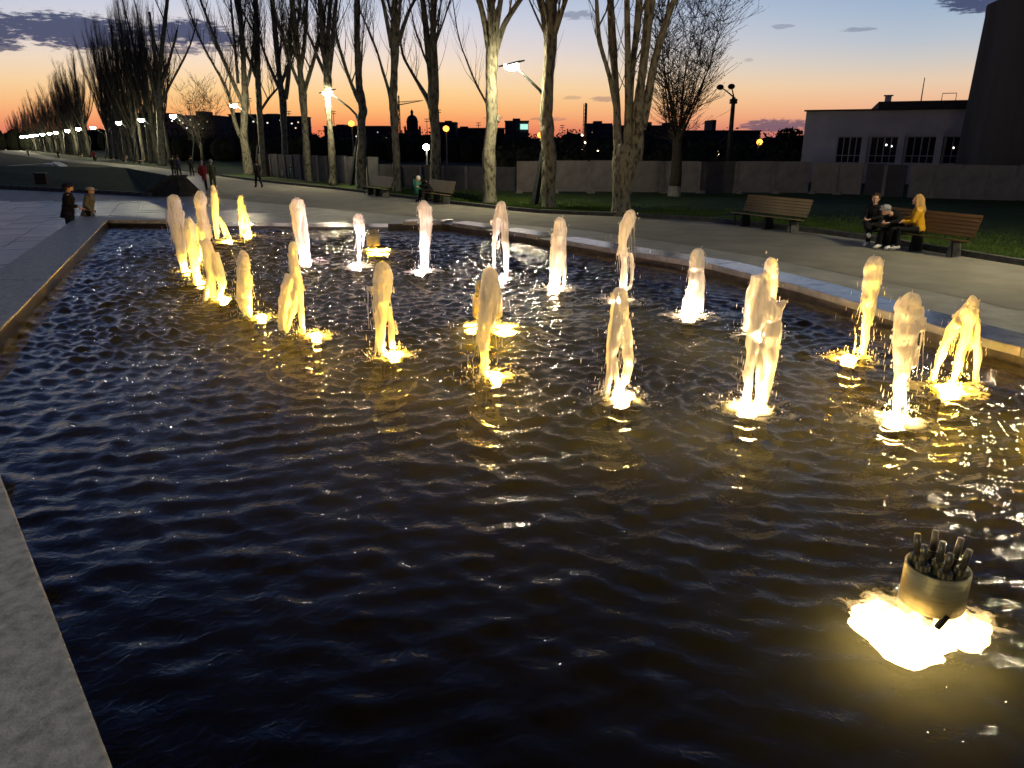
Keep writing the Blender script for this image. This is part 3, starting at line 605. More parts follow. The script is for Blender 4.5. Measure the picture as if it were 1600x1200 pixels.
def water():
    st = .036; xs = np.arange(BX.min(), BX.max(), st); ys = np.arange(BY.min(), BY.max(), st)
    X, Y = np.meshgrid(xs, ys); ins = np.zeros(X.shape, bool); n = len(BX)
    for k in range(n):
        x1, y1, x2, y2 = BX[k], BY[k], BX[k - 1], BY[k - 1]
        if y1 == y2: continue
        ins ^= ((y1 > Y) != (y2 > Y)) & (X < (x2 - x1) * (Y - y1) / (y2 - y1) + x1)
    ins &= Y > .6
    Z = ZW + grid_heights(X, Y)
    idx = -np.ones(X.shape, int); q = ins[:-1, :-1] & ins[1:, :-1] & ins[:-1, 1:] & ins[1:, 1:]
    use = np.zeros_like(ins); use[:-1, :-1] |= q; use[1:, :-1] |= q; use[:-1, 1:] |= q; use[1:, 1:] |= q
    idx[use] = np.arange(use.sum())
    co = np.stack([X[use], Y[use], Z[use]], 1).astype(np.float32)
    fa = np.stack([idx[:-1, :-1][q], idx[:-1, 1:][q], idx[1:, 1:][q], idx[1:, :-1][q]], 1).astype(np.int32)
    me = bpy.data.meshes.new('water'); me.vertices.add(len(co)); me.vertices.foreach_set('co', co.ravel())
    me.loops.add(fa.size); me.loops.foreach_set('vertex_index', fa.ravel())
    me.polygons.add(len(fa)); me.polygons.foreach_set('loop_start', np.arange(0, fa.size, 4, dtype=np.int32)); me.polygons.foreach_set('loop_total', np.full(len(fa), 4, np.int32))
    me.polygons.foreach_set('use_smooth', np.ones(len(fa), bool)); me.update(calc_edges=True); me.validate()
    me.materials.append(M['water']); o = link('water', me); o['kind'] = 'structure'
    print('water faces', len(fa))
water()
# ------------------------------------------------------------------ trees
ORD = 'first second third fourth fifth sixth seventh eighth ninth tenth eleventh twelfth thirteenth fourteenth fifteenth sixteenth seventeenth eighteenth nineteenth twentieth'.split() + ['twenty-' + w for w in 'first second third fourth fifth sixth seventh eighth'.split()]
def grow_twigs(mb, limb, rads, dens, length, t0=.15, up=.75, seed=0, sub=2):
    """thin upright shoots along a limb"""
    rnd = random.Random(seed); L_ = [0]
    for a, b in zip(limb, limb[1:]): L_.append(L_[-1] + (b - a).length)
    n = int(L_[-1] * dens * 1.7)
    for k in range(n):
        u = t0 + (1 - t0) * rnd.random(); s = u * L_[-1]; i = min(max(j for j in range(len(L_)) if L_[j] <= s), len(limb) - 2)
        w = (s - L_[i]) / max(1e-6, L_[i + 1] - L_[i]); p = limb[i].lerp(limb[i + 1], w); d = (limb[i + 1] - limb[i]).normalized(); r0 = rads[i] * .35
        a = rnd.uniform(0, 6.28); side = Vector((math.cos(a), math.sin(a), 0)); dirn = (d * .55 + side * .62 + Vector((0, 0, .25))).normalized()
        ln = length * rnd.uniform(.5, 1.15) * (1.1 - .5 * u); r = min(max(.007, r0), .022)
        pts = [p]; m = 5
        for j in range(m):
            dirn = (dirn + Vector((0, 0, up * .45)) + Vector((rnd.gauss(0, .10), rnd.gauss(0, .10), 0))).normalized(); pts.append(pts[-1] + dirn * ln / m)
        mb.tube(pts, [r * (1 - .8 * j / m) for j in range(m + 1)], 3, cap=False)
        for q in range(sub):
            j = rnd.randint(1, m - 1); a = rnd.uniform(0, 6.28); dd = (dirn * .6 + Vector((math.cos(a), math.sin(a), .3)) * .5).normalized(); b = [pts[j]]
            for z in range(3): dd = (dd + Vector((0, 0, up * .4))).normalized(); b.append(b[-1] + dd * ln * .16)
            mb.tube(b, [r * .45, r * .36, r * .28, r * .16], 3, cap=False)
def rough_tube(mb, pts, rad, n=10, amp=.10, seed=0):
    """tapered limb with knots and hollows"""
    o = len(mb.v); mb.tube(pts, rad, n)
    off = Vector((seed * 3.1, seed * 1.7, 0)); k = len(pts)
    for i in range(k):
        for q in range(n):
            v = Vector(mb.v[o + i * n + q]); c = Vector(pts[i]); d = v - c
            f = 1 + amp * (noise.noise(v * 2.2 + off) * 1.3 + noise.noise(v * 6 + off) * .7); mb.v[o + i * n + q] = tuple(c + d * f)
def smooth_line(P, m=4):
    out = []; n = len(P)
    for k in range((n - 1) * m + 1):
        u = k / m; i = min(int(u), n - 2); w = u - i; a, b, c, e = P[max(i - 1, 0)], P[i], P[i + 1], P[min(i + 2, n - 1)]
        out.append(tuple(.5 * ((2 * y) + (-x + z) * w + (2 * x - 5 * y + 4 * z - v) * w * w + (-x + 3 * y - 3 * z + v) * w ** 3) for x, y, z, v in zip(a, b, c, e)))
    return out
def traced_tree(base, lines, label, top=17.0, dens=1.5, tl=2.6, flare=1.25, extra=None, group='bare poplars along the path'):
    P = at(*base, 0.02); t = thing('poplar_tree', label, 'tree', P, 0, group)
    trunk = MB(); crown = MB(); sd = int(base[0])
    rnd = random.Random(sd)
    for li, line in enumerate(lines):
        pts = []; rad = []
        dy = 0 if li == 0 else rnd.uniform(-.9, .9)
        sm = smooth_line(line, 4)
        for j, (x, y, w) in enumerate(sm):
            p = atY(x, y, P.y) - P; p.y += dy * (j / len(sm)); r = w / 2 / ppm(P)
            pts.append(p); rad.append(r)
        if li == 0:
            pts[0].z = -.1; rad[0] *= flare; rad[1] *= 1 + (flare - 1) * .35
        # carry the limb on above the frame
        dr = (pts[-1] - pts[-2]).normalized()
        grown = li > 0 or len(lines) == 1 or line[-1][1] < 12
        if grown:
            tz = top * rnd.uniform(.8, 1.0)
            while pts[-1].z < tz:
                dr = (dr * .9 + Vector((rnd.gauss(0, .05), rnd.gauss(0, .05), .14))).normalized(); pts.append(pts[-1] + dr * 1.0); rad.append(max(.018, rad[-1] * .88))
            fr = .12 if li else .45
            grow_twigs(crown, pts, rad, dens, tl, fr, .75, sd + li)
            # secondary upright limbs
            for q in range(3):
                hi = [z for z in range(len(pts) - 2) if pts[z].z > 6.0] or [len(pts) - 3]; i = rnd.choice(hi); a = rnd.uniform(0, 6.28); d2 = Vector((math.cos(a) * .5, math.sin(a) * .5, .9)).normalized(); b = [pts[i]]; rr = [rad[i] * .45]
                for z in range(6): d2 = (d2 + Vector((rnd.gauss(0, .06), rnd.gauss(0, .06), .16))).normalized(); b.append(b[-1] + d2 * .8); rr.append(rr[-1] * .8)
                trunk.tube(b, rr, 5, cap=False); grow_twigs(crown, b, rr, dens * 1.2, tl * .8, .1, .75, sd + li * 7 + q)
        rough_tube(trunk, pts, rad, 12 if rad[0] > .2 else 8, .16 if li == 0 else .09, sd + li)
    trunk.build('trunk', 'bark', t, True)
    crown.build('twigs', 'twig', t, kind='stuff')
    return t
T = traced_tree
T((970, 336), [[(971, 338, 31), (971, 300, 29), (975, 265, 36), (979, 240, 38), (981, 226, 30)],
               [(968, 246, 18), (965, 205, 13), (965, 160, 11), (962, 105, 10), (960, 75, 13), (957, -4, 10)],
               [(963, 175, 7), (953, 120, 7), (942, 80, 6), (937, 55, 7), (934, -4, 5)],
               [(977, 236, 11), (979, 190, 9), (979, 150, 9), (978, 80, 9), (976, -4, 8)],
               [(983, 225, 12), (984, 160, 10), (988, 100, 9), (994, 50, 10), (998, -4, 10)],
               [(993, 250, 22), (996, 205, 19), (996, 175, 18), (1000, 130, 13), (1007, 70, 13), (1014, -4, 15)],
               [(1003, 200, 15), (1010, 160, 13), (1019, 105, 11), (1030, 60, 11), (1042, 20, 9), (1053, -6, 8)]],
  'massive poplar dividing low into six tall stems, nearest tree by the path', dens=.7)
T((857, 325), [[(857, 328, 22), (857, 290, 23), (858, 250, 22), (855, 210, 21), (854, 180, 19), (856, 130, 17), (859, 80, 17), (860, 40, 16), (859, -4, 13)],
               [(853, 190, 11), (849, 182, 10), (852, 170, 9), (853, 155, 8), (856, 140, 6)],
               [(855, 62, 9), (850, 35, 8), (846, 10, 6), (842, -6, 5)], [(863, 66, 8), (869, 45, 8), (877, 20, 7), (886, -6, 6)]],
  'single straight poplar directly behind the nearest bent lamp post', dens=.7)
T((765, 318), [[(765, 320, 21), (765, 285, 21), (764, 250, 21), (767, 210, 17), (768, 180, 17), (768, 130, 17), (769, 80, 18), (768, 50, 14), (767, -4, 11)],
               [(764, 75, 10), (759, 45, 9), (754, 20, 8), (747, -6, 7)], [(773, 62, 9), (777, 35, 8), (783, -6, 7)], [(774, 80, 10), (783, 50, 9), (795, 25, 8), (816, -6, 7)],
               [(778, 190, 6), (779, 182, 5), (775, 178, 4)]],
  'thick pale poplar right of the bin, parting into four limbs near the frame top', dens=.7)
T((680, 295), [[(680, 297, 18), (680, 260, 17), (681, 220, 15), (678, 185, 15), (676, 160, 16), (674, 130, 10), (669, 85, 9), (665, 40, 9), (660, -4, 8)],
               [(678, 170, 11), (681, 150, 11), (680, 100, 10), (678, 50, 9), (680, -4, 9)],
               [(673, 165, 8), (664, 148, 7), (650, 125, 5), (638, 105, 4), (628, 85, 4), (622, 55, 3)]],
  'poplar behind the occupied bench with a long limb reaching left', dens=1.5)
T((620, 300), [[(621, 302, 13), (620, 260, 12), (618, 220, 11), (616, 185, 13), (614, 155, 13), (616, 120, 11), (617, 70, 13), (616, 30, 10), (618, -4, 8)],
               [(611, 160, 6), (606, 138, 5), (597, 110, 4), (588, 80, 3), (576, 50, 3), (566, 28, 2)],
               [(612, 75, 7), (606, 40, 6), (600, 10, 5), (596, -6, 4)], [(622, 70, 7), (630, 40, 6), (638, 15, 5), (648, -6, 4)], [(618, 80, 6), (623, 40, 5), (627, -6, 4)]],
  'slender poplar standing just left of the green bin', dens=2.2)
T((565, 294), [[(565, 296, 15), (564, 262, 16), (566, 225, 13), (565, 190, 12), (567, 172, 13), (562, 140, 11), (560, 110, 10), (558, 60, 9), (558, -4, 9)],
               [(561, 158, 8), (553, 142, 6), (543, 118, 5), (535, 95, 5), (527, 70, 4), (520, 48, 3)]],
  'poplar with a crooked knee, rising behind the second bent lamp post', dens=1.6)
T((520, 290), [[(520, 292, 11), (519, 250, 11), (516, 205, 9), (513, 160, 10), (512, 125, 12), (508, 90, 9), (503, 40, 8), (500, -4, 6)],
               [(509, 118, 6), (498, 95, 5), (488, 70, 4), (476, 45, 3)], [(514, 120, 7), (519, 85, 7), (524, 40, 6), (530, -6, 5)], [(512, 110, 6), (512, 50, 6), (516, -6, 5)]],
  'thin leaning poplar with the lit lamp head against its trunk', dens=2.4)
T((482, 284), [[(483, 286, 11), (480, 250, 11), (478, 215, 10), (475, 175, 10), (473, 148, 12), (469, 110, 8), (463, 60, 8), (455, -4, 7)],
               [(471, 140, 6), (461, 115, 5), (452, 88, 5), (442, 50, 4)], [(475, 145, 7), (484, 115, 6), (492, 90, 5), (502, 50, 4), (510, 10, 3)], [(470, 110, 6), (474, 60, 6), (476, -6, 5)]],
  'forked poplar second left of the bench, its limbs opening like a wide V', dens=2.4)
T((447, 278), [[(446, 280, 10), (445, 245, 10), (444, 205, 9), (442, 158, 11), (438, 130, 8), (433, 80, 8), (425, -4, 7)],
               [(438, 142, 6), (428, 118, 5), (418, 92, 4), (408, 60, 3)], [(446, 155, 7), (450, 120, 7), (452, 70, 6), (456, -6, 6)], [(440, 130, 5), (455, 95, 4), (466, 60, 4)]],
  'forked poplar right beside the far green bin', dens=2.6)
T((413, 276), [[(414, 278, 9), (411, 250, 9), (408, 215, 9), (405, 165, 9), (403, 120, 8), (402, 60, 8), (399, -4, 7)],
               [(406, 175, 4), (418, 155, 4), (430, 140, 3)], [(404, 130, 5), (392, 100, 4), (382, 70, 4), (372, 20, 3)]],
  'straight slim poplar behind the third bent lamp post', dens=2.8)
T((387, 272), [[(389, 274, 15), (386, 245, 14), (381, 215, 12), (382, 180, 11), (383, 150, 11), (381, 110, 8), (378, 60, 8), (372, -4, 7)],
               [(381, 165, 7), (370, 140, 6), (360, 115, 5), (348, 85, 5), (335, 50, 4), (316, -4, 3)], [(376, 215, 7), (366, 190, 6), (358, 155, 5), (345, 125, 4), (330, 100, 3), (306, 55, 3), (290, 12, 2)],
               [(384, 140, 6), (392, 100, 5), (396, 50, 5)], [(372, 130, 5), (364, 60, 4), (356, -6, 3)]],
  'broad leaning poplar with many spreading limbs by the path end of the near row', dens=2.6)
T((253, 258), [[(254, 259, 11), (252, 235, 11), (250, 200, 9), (248, 165, 9), (250, 110, 7), (256, 50, 6), (262, -4, 5)],
               [(248, 170, 6), (240, 140, 5), (232, 105, 4)], [(251, 165, 5), (262, 140, 4), (274, 118, 3), (288, 92, 3)], [(250, 140, 5), (262, 105, 4), (275, 60, 3)], [(249, 150, 5), (244, 90, 4), (238, 20, 3)]],
  'fan-shaped poplar at the near right end of the distant dense clump', dens=3.0)
# generic poplars further down the row
def far_poplar(seed, H, n=9):
    rnd = random.Random(seed); tk = MB(); cr = MB()
    main = [Vector((0, 0, -.1))]; rad = [.52]
    d_ = Vector((rnd.gauss(0, .04), rnd.gauss(0, .04), 1)).normalized()
    for i in range(18):
        d_ = (d_ + Vector((rnd.gauss(0, .03), rnd.gauss(0, .03), .1))).normalized(); main.append(main[-1] + d_ * H / 18); rad.append(max(.03, .44 * (1 - i / 18) ** .9))
    rough_tube(tk, main, rad, 9, .14, seed); grow_twigs(cr, main, rad, 3.2, 3.2, .3, .75, seed, 2)
    for k in range(n):
        i = rnd.randint(2, 9); a = rnd.uniform(0, 6.28); d2 = Vector((math.cos(a) * .55, math.sin(a) * .55, .8)).normalized(); b = [main[i]]; r = [rad[i] * .5]
        for z in range(11): d2 = (d2 + Vector((rnd.gauss(0, .05), rnd.gauss(0, .05), .17))).normalized(); b.append(b[-1] + d2 * (H - main[i].z) / 12.5); r.append(max(.02, r[-1] * .83))
        tk.tube(b, r, 6, cap=False); grow_twigs(cr, b, r, 3.4, 2.6, .1, .75, seed * 31 + k, 2)
    return tk.mesh('trunk', 'bark_far', True), cr.mesh('twigs', 'twig')
LD = (at(66, 208.6, 5.9) - at(220, 185, 5.9)).normalized(); LO = at(220, 185, 5.9); LN = Vector((-LD.y, LD.x, 0)); LN = LN if LN.x > 0 else -LN
def row_at(px, off):                                       # on the tree row: a line beside the lamp line, met by the bearing of a pixel
    r = ray(px, 225); o = LO + LN * off; k = (o.x * LD.y - o.y * LD.x) / (r.x * LD.y - r.y * LD.x); return Vector((r.x * k, r.y * k, 0))
V = [far_poplar(s, h) for s, h in ((11, 21), (12, 23), (13, 20), (14, 22))]
spots = [(243, 256.5, 'bare poplar just left of the fan-shaped one in the distant clump'), (232, 254.5, 'x'), (222, 254, 'x'), (212, 252.5, 'x'), (203, 251.5, 'x'), (195, 250.8, 'x'), (187, 250, 'x'), (179, 249.2, 'x'), (170, 248.5, 'x')]
pz = 0
for i, (px, py, lab) in enumerate(spots):
    P = row_at(px, 3.0); t = thing('poplar_tree', lab if i == 0 else ORD[i + 1] + ' front poplar of the tall distant clump, counted leftwards from the fan-shaped one', 'tree', P, random.uniform(0, 6.28), 'poplars of the tall distant clump')
    tm, cm = V[i % 4]; a = link('trunk', tm, t); b = link('twigs', cm, t, kind='stuff'); t.scale = (.75, .75, random.uniform(.95, 1.2))
for i in range(9):
    P = row_at(262 - i * 11.5, 6.5); t = thing('poplar_tree', ORD[i] + ' poplar in the rear rank of the tall clump, counted leftwards', 'tree', P, random.uniform(0, 6.28), 'rear poplars of the tall distant clump')
    tm, cm = V[(i + 2) % 4]; link('trunk', tm, t); link('twigs', cm, t, kind='stuff'); t.scale = (.72, .72, random.uniform(.95, 1.15))
for i in range(26):
    px = 138 - i * 4.6; P = row_at(px, 2.2); t = thing('poplar_tree', ORD[i] + ' small bare poplar of the low far thicket, counted leftwards from its tall end', 'tree', P, random.uniform(0, 6.28), 'poplars of the far low clump')
    tm, cm = V[(i * 3 + 1) % 4]; link('trunk', tm, t); link('twigs', cm, t, kind='stuff'); q = random.uniform(.72, .98) * (1.0 if i > 3 else 1.05); t.scale = (q, q, q)
# broad budding tree by the wall, and the far bare one on the left
def bushy(P, H, R, label, seed, buds, name='broad_tree', wash=False, nl=13, tr=.30):
    rnd = random.Random(seed); t = thing(name, label, 'tree', P); tk = MB(); cr = MB(); bd = MB()
    tk.tube([(0, 0, -.1), (.05, 0, 1.2), (0, .05, H * .30)], [tr * 1.15, tr, tr * .75], 10)
    for k in range(nl):
        a = rnd.uniform(0, 6.28); lean = rnd.uniform(.05, 1.0); b = [Vector((0, 0, H * rnd.uniform(.20, .32)))]; d2 = Vector((math.cos(a) * lean, math.sin(a) * lean, 1)).normalized(); r = [tr * .30]
        ln = H * .72 / 9 * (1 - .25 * lean)
        for z in range(9): d2 = (d2 + Vector((rnd.gauss(0, .08), rnd.gauss(0, .08), .09))).normalized(); b.append(b[-1] + d2 * ln); r.append(max(.012, r[-1] * .74))
        tk.tube(b, r, 6, cap=False)
        for q in range(36):
            i = rnd.randint(1, 9); a2 = rnd.uniform(0, 6.28); d3 = (Vector((math.cos(a2), math.sin(a2), rnd.uniform(.1, 1.2)))).normalized(); s = [b[i]]; l3 = R * rnd.uniform(.12, .34)
            for z in range(4): d3 = (d3 + Vector((rnd.gauss(0, .08), rnd.gauss(0, .08), .06))).normalized(); s.append(s[-1] + d3 * l3 / 3)
            cr.tube(s, [.016, .012, .009, .007, .005], 3, cap=False)
            for w in range(4):
                j = rnd.randint(1, 4); d4 = (d3 + Vector((rnd.gauss(0, .45), rnd.gauss(0, .45), rnd.gauss(.25, .25)))).normalized(); e = [s[j], s[j] + d4 * l3 * .25, s[j] + d4 * l3 * .45 + Vector((0, 0, .04))]
                cr.tube(e, [.010, .008, .005], 3, cap=False)
                if buds:
                    for u in range(2):
                        c = e[rnd.randint(1, 2)] + Vector((rnd.gauss(0, .05), rnd.gauss(0, .05), rnd.gauss(0, .05))); z = rnd.uniform(.02, .055); v1 = Vector((rnd.gauss(0, 1), rnd.gauss(0, 1), rnd.gauss(0, 1))).normalized() * z; v2 = v1.orthogonal().normalized() * z * .6
                        bd.add([c - v1, c + v2, c + v1, c - v2], [(0, 1, 2, 3)])
    tk.build('trunk', 'darkbark', t, True); cr.build('branches', 'twig', t)
    if buds: bd.build('buds', 'leafdark', t, kind='stuff')
    if wash: MB().tube([(0, 0, -.1), (.02, 0, .55)], [tr * 1.22, tr * 1.1], 12).build('whitewash_band', 'whitewash', t)
    return t
P = atY(1053, 305, 41); P.z = 0
bushy(P, 10.4, 5.2, 'broad dark tree with fine budding twigs and whitewashed foot before the concrete wall', 5, True, wash=True, nl=17)
P = at(318, 262, 0); bushy(P, 9.5, 5, 'pale distant bare tree with a round twiggy crown in the gap between poplars', 8, False, nl=11, tr=.2)
# ------------------------------------------------------------------ path lamps
def path_lamp(head, label, ZH=5.9, near=True):
    Hd = at(*head, ZH) if isinstance(head, tuple) else head
    px = Vector((.83, .556, 0))                            # away from the path
    foot = Hd + px * 1.35; foot.z = 0
    t = thing('path_lamp', label, 'street lamp', foot, 0, 'bent lamp posts along the path')
    Pt = lambda u, z: px * u + Vector((0, 0, z))
    MB().tube([Pt(0, -.1), Pt(.55, 2.55)], [.19, .14], 4).build('lower_post', 'pole', t, bevel=.015)
    MB().tube([Pt(.54, 2.5), Pt(.80, 3.5), Pt(.82, 4.1), Pt(.66, 4.55), Pt(.25, 4.95), Pt(-.95, 5.78)], [.11, .10, .09, .08, .065, .05], 10).build('bent_arm', 'pole', t, True)
    mb = MB(); mb.box((0, 0, 0), (1.0, .56, .06), Matrix.Rotation(.0, 3, 'Y')); h = mb.build('lamp_head', 'iron', t, bevel=.02); h.location = Pt(-1.20, 5.93); h.rotation_euler = (0, -.25, math.atan2(px.y, px.x))
    l = MB().lathe((0, 0, 0), [(.02, -.27), (.13, -.25), (.22, -.17), (.26, -.08), (.25, -.03)], 14).build('lamp_lens', 'lampwhite', t, True); l.location = Pt(-1.22, 5.92); l.scale = (1.25, .9, 1)
    return t
path_lamp((795, 100), 'bent lamp post with glaring white head, nearest in the row before the straight poplar')
path_lamp((508, 143), 'second bent lit lamp post, its head against the thin leaning poplar')
path_lamp((362, 163), 'third bent lit lamp post beside the lone dark walker')
path_lamp(Vector((12.0, 15.6, 5.9)), 'bent lamp post beyond the right edge, lighting the occupied bench')
path_lamp(Vector((20.2, -1.0, 5.9)), 'bent lamp post further back on the right beside the path')
path_lamp(Vector((-7.5, -5.5, 5.9)), 'added bent lamp post out of view behind the near basin corner, lighting its coping')  # added lamp, never in view, brightens the near coping
def far_lamp(px, py, label, i):
    P = at(px, py, 5.9); t = thing('path_lamp', label, 'street lamp', (P.x, P.y, 0), 0, 'distant lamps of the row')
    MB().tube([(1.1, .7, -.1), (1.7, 1.1, 3.4), (1.5, 1.0, 4.4), (.15, .1, 5.85)], [.15, .10, .08, .05], 5).build('bent_post', 'pole', t)
    s = .24 + .0014 * P.y
    MB().lathe((0, 0, 5.83), [(.02, -s * 1.0), (s * .7, -s * .8), (s, -s * .3), (s * .9, 0)], 10).build('lamp_lens', 'lampfar', t, True); MB().box((0, 0, 5.83 + .05), (s * 2.6, s * 2.4, .06)).build('lamp_head', 'iron', t)
FL = [(270, 179), (220, 185), (185, 190), (145, 198), (122, 200), (105, 203), (87, 206), (77, 207.4), (66, 208.6), (56, 210), (49, 211), (42, 212), (34, 213), (27, 213.4), (20, 213.9), (14, 214.2), (8, 214.5), (2, 214.9)]
names = ['fourth lamp of the row, lit white above the dark walking group', 'fifth lamp of the row, lit white before the tall poplar clump', 'sixth lamp of the row, small white light against the clump trunks',
         'seventh lamp, white light at the left edge of the tall clump', 'eighth lamp, white light in the dark gap left of the tall clump']
for i, (x, y) in enumerate(FL): far_lamp(x, y, names[i] if i < 5 else ORD[i + 3] + ' lit lamp of the row, tiny and white, counted from the nearest one', i)
# sodium lamps behind the wall
def sodium(px, py, Y, label, hd=1.0, mk='lamporange', s=.28):
    P = atY(px, py, Y); t = thing('street_lamp', label, 'street lamp', (P.x, P.y, 0), 0, 'orange street lamps beyond the wall')
    MB().tube([(0, .3, -.1), (0, .3, P.z + .1), (0, .0, P.z + .32)], [.11, .07, .05], 6).build('post', 'plinth', t)
    MB().ball((0, 0, P.z), s, (1, 1, .9), 10, 6).build('lamp_globe', mk, t, True)
sodium(549, 193, 105, 'orange street lamp beyond the wall, left of the crooked-knee poplar', s=.42)
sodium(697, 201, 105, 'orange street lamp beyond the wall, right of the poplar behind the occupied bench', s=.42)
sodium(844, 211, 95, 'orange street lamp beyond the wall, tucked left of the straight poplar', s=.36)
sodium(1187, 222, 85, 'orange street lamp beyond the wall, left of the white building', s=.34)
sodium(934, 237, 90, 'weak low orange lamp above the wall near the lattice mast', mk='lampsmall', s=.16)
sodium(1026, 239, 85, 'weak orange lamp above the wall between the massive poplar and the broad tree', mk='lampsmall', s=.14)
sodium(1122, 240, 85, 'weak orange lamp above the wall right of the broad tree', mk='lampsmall', s=.14)
sodium(1237, 246, 75, 'weak yellow lamp close to the left corner of the white building', mk='lampsmall', s=.12)
sodium(666, 230, 70, 'low bright white floodlight beyond the wall left of the poplar trunk', mk=None or emit('floodlight', (1, .93, .72), 55), s=.30)
# ------------------------------------------------------------------ benches and bins
def bench(P, rz, label, dark=False, ln=2.9):
    t = thing('park_bench', label, 'bench', P, rz, 'slatted benches along the kerb'); w = 'wood_dark' if dark else 'wood'
    def slat(name, y, z, tilt):
        o = MB().box((0, 0, 0), (ln, .082, .034)).build(name, w, t, bevel=.006); o.location = (random.uniform(-.004, .004), y, z); o.rotation_euler = (tilt, 0, 0)
    for k in range(5): slat('seat_slat', -.30 + k * .098, .45 - .012 * k, -.10)
    for k in range(6): slat('back_slat', .225 + k * .030, .53 + k * .092, math.radians(72))
    for x in (-ln * .38, 0, ln * .38):
        o = MB().box((x, .04, .20), (.13, .40, .42), taper=.7).build('support_foot', 'iron' if x < ln * .2 else 'plinth', t, bevel=.01)
    for x in (-ln * .44, ln * .44):
        MB().tube([(x, -.32, .40), (x, .20, .36), (x, .42, 1.02)], [.024, .024, .02], 6).build('bracket', 'iron', t)
        MB().tube([(x, -.30, .40), (x, -.24, .02)], [.022, .022], 6).build('leg', 'iron', t)
def bdir(a, b): v = b - a; return math.atan2(v.y, v.x)
def at_bench(a, b): A, B = at(*a), at(*b); c = (A + B) / 2; v = (B - A).normalized(); return Vector((c.x, c.y, 0)) + Vector((-v.y, v.x, 0)) * .25, math.atan2(v.y, v.x)
P, rz = at_bench((1142, 352), (1242, 366)); BENCH_A = (P, rz)
bench(P, rz, 'empty wooden slat bench between the broad tree and the seated group')
P, rz = at_bench((1352, 383), (1492, 404)); BENCH_B = (P, rz)
bench(P, rz, 'reddish wooden bench with three people seated at its left end', True)
P, rz = at_bench((562, 303), (606, 310)); bench(P, rz, 'empty bench left of the green bin, before the crooked-knee poplar')
P, rz = at_bench((650, 313), (700, 321)); BENCH_C = (P, rz)
bench(P, rz, 'bench right of the green bin with a hooded person on it')
def bin_(P, label, rz=0):
    t = thing('litter_bin', label, 'litter bin', P, rz, 'green litter bins by the path')
    MB().lathe((0, 0, 0), [(.20, .12), (.24, .85), (.22, .86), (.02, .83)], 16).build('bucket', 'green', t, True)
    for s in (-1, 1): MB().tube([(s * .29, .02, -.05), (s * .29, .02, .98)], [.028, .028], 6).build('post', 'bindark', t)
    MB().lathe((0, 0, 0), [(.33, .98), (.30, 1.05), (.02, 1.09)], 14, .8).build('lid', 'bindark', t, True)
    MB().box((0, .22, .55), (.56, .02, .6)).build('back_plate', 'bindark', t)
P = at(643, 307, 0); bin_(P + Vector((.3, .4, 0)), 'green litter bin standing between the two middle benches')
P = at(448, 280, 0); bin_(P + Vector((.5, .3, 0)), 'green litter bin before the forked poplar left of the middle benches')
P = at(263, 262.5, 0); bin_(P + Vector((.5, .3, 0)), 'far green litter bin left of the dark walking group')
def far_bench(px, py, i):
    P = at(px, py); t = thing('park_bench', ['nearest of the small pale far benches, below the fan-shaped poplar', 'second small pale far bench, below the middle of the tall clump', 'third small far bench, left of the tall clump', 'farthest tiny bench at the path edge below the lamp string'][i], 'bench', P + Vector((.5, .3, 0)), bdir(at(233, 260), at(346, 276)), 'far benches by the path')
    MB().box((0, 0, .45), (2.6, .5, .07)).build('seat', 'wood', t); MB().box((0, .3, .75), (2.6, .06, .42)).build('backrest', 'wood', t)
    for x in (-1, 1): MB().box((x, 0, .2), (.3, .4, .42)).build('foot', 'plinth', t)
for i, (x, y) in enumerate([(214, 256.5), (189, 253), (143, 249), (122, 247)]): far_bench(x, y, i)
# ------------------------------------------------------------------ concrete wall beyond the lawn
def wall_run(A, B, zs, h, n, label, mats, name='concrete_wall', feet=True):
    t = thing(name, label, 'wall', (A.x, A.y, 0), math.atan2(B.y - A.y, B.x - A.x)); ln = (B - A).length; w = ln / n
    for k in range(n):
        o = MB(); o.box((0, 0, h / 2), (w - .10, .10, h - .02)); o.box((0, -.058, h / 2), (w - .5, .02, h - .5))
        p = o.build('panel', mats[k % len(mats)] if isinstance(mats, list) else mats, t); p.location = ((k + .5) * w, random.uniform(-.02, .02), zs + random.uniform(-.03, .03)); p.rotation_euler = (random.uniform(-.01, .01), random.uniform(-.004, .004), 0)
        if k: 
            q = MB().box((k * w, -.03, h / 2 + zs - .05), (.17, .2, h + .02)).build('post', 'concrete', t)
        if feet: MB().box(((k + .5) * w - w * .5 + .2, -.1, zs - .03), (.42, .5, .28), taper=.7).build('foot_block', 'concrete', t)
WA, WB = at(806, 302), at(1262, 303); hW = 1.72
wall_run(Vector((WA.x, WA.y, 0)), Vector((WB.x, WB.y, 0)), .08, hW, 8, 'concrete panel wall running behind the broad tree', ['concrete_pink', 'concrete', 'concrete', 'concrete_pink', 'concrete', 'concrete_dark', 'concrete', 'concrete'])
WC = at(1345, 306); wall_run(Vector((WB.x + .1, WB.y, 0)), WC, .06, 1.65, 2, 'pinkish concrete wall stretch below the left part of the white building', 'concrete_pink')
WD = at(1412, 309); wall_run(WC + Vector((.1, 0, 0)), WD, .04, 1.66, 2, 'dark gate-like wall stretch below the middle windows', 'concrete_dark', feet=False)
WE = at(1720, 318); wall_run(WD + Vector((.1, 0, 0)), WE, 0, 1.72, 7, 'bluish pale concrete wall stretch in front of the round tower', 'concrete', feet=False)
LA, LB = at(405, 275), at(806, 300)
LM = at(594, 292)
wall_run(Vector((LA.x, LA.y, 0)), Vector((LM.x, LM.y, 0)), -.1, 2.0, 14, 'long grey panel wall behind the forked poplars', 'concrete_dimmed', feet=False)
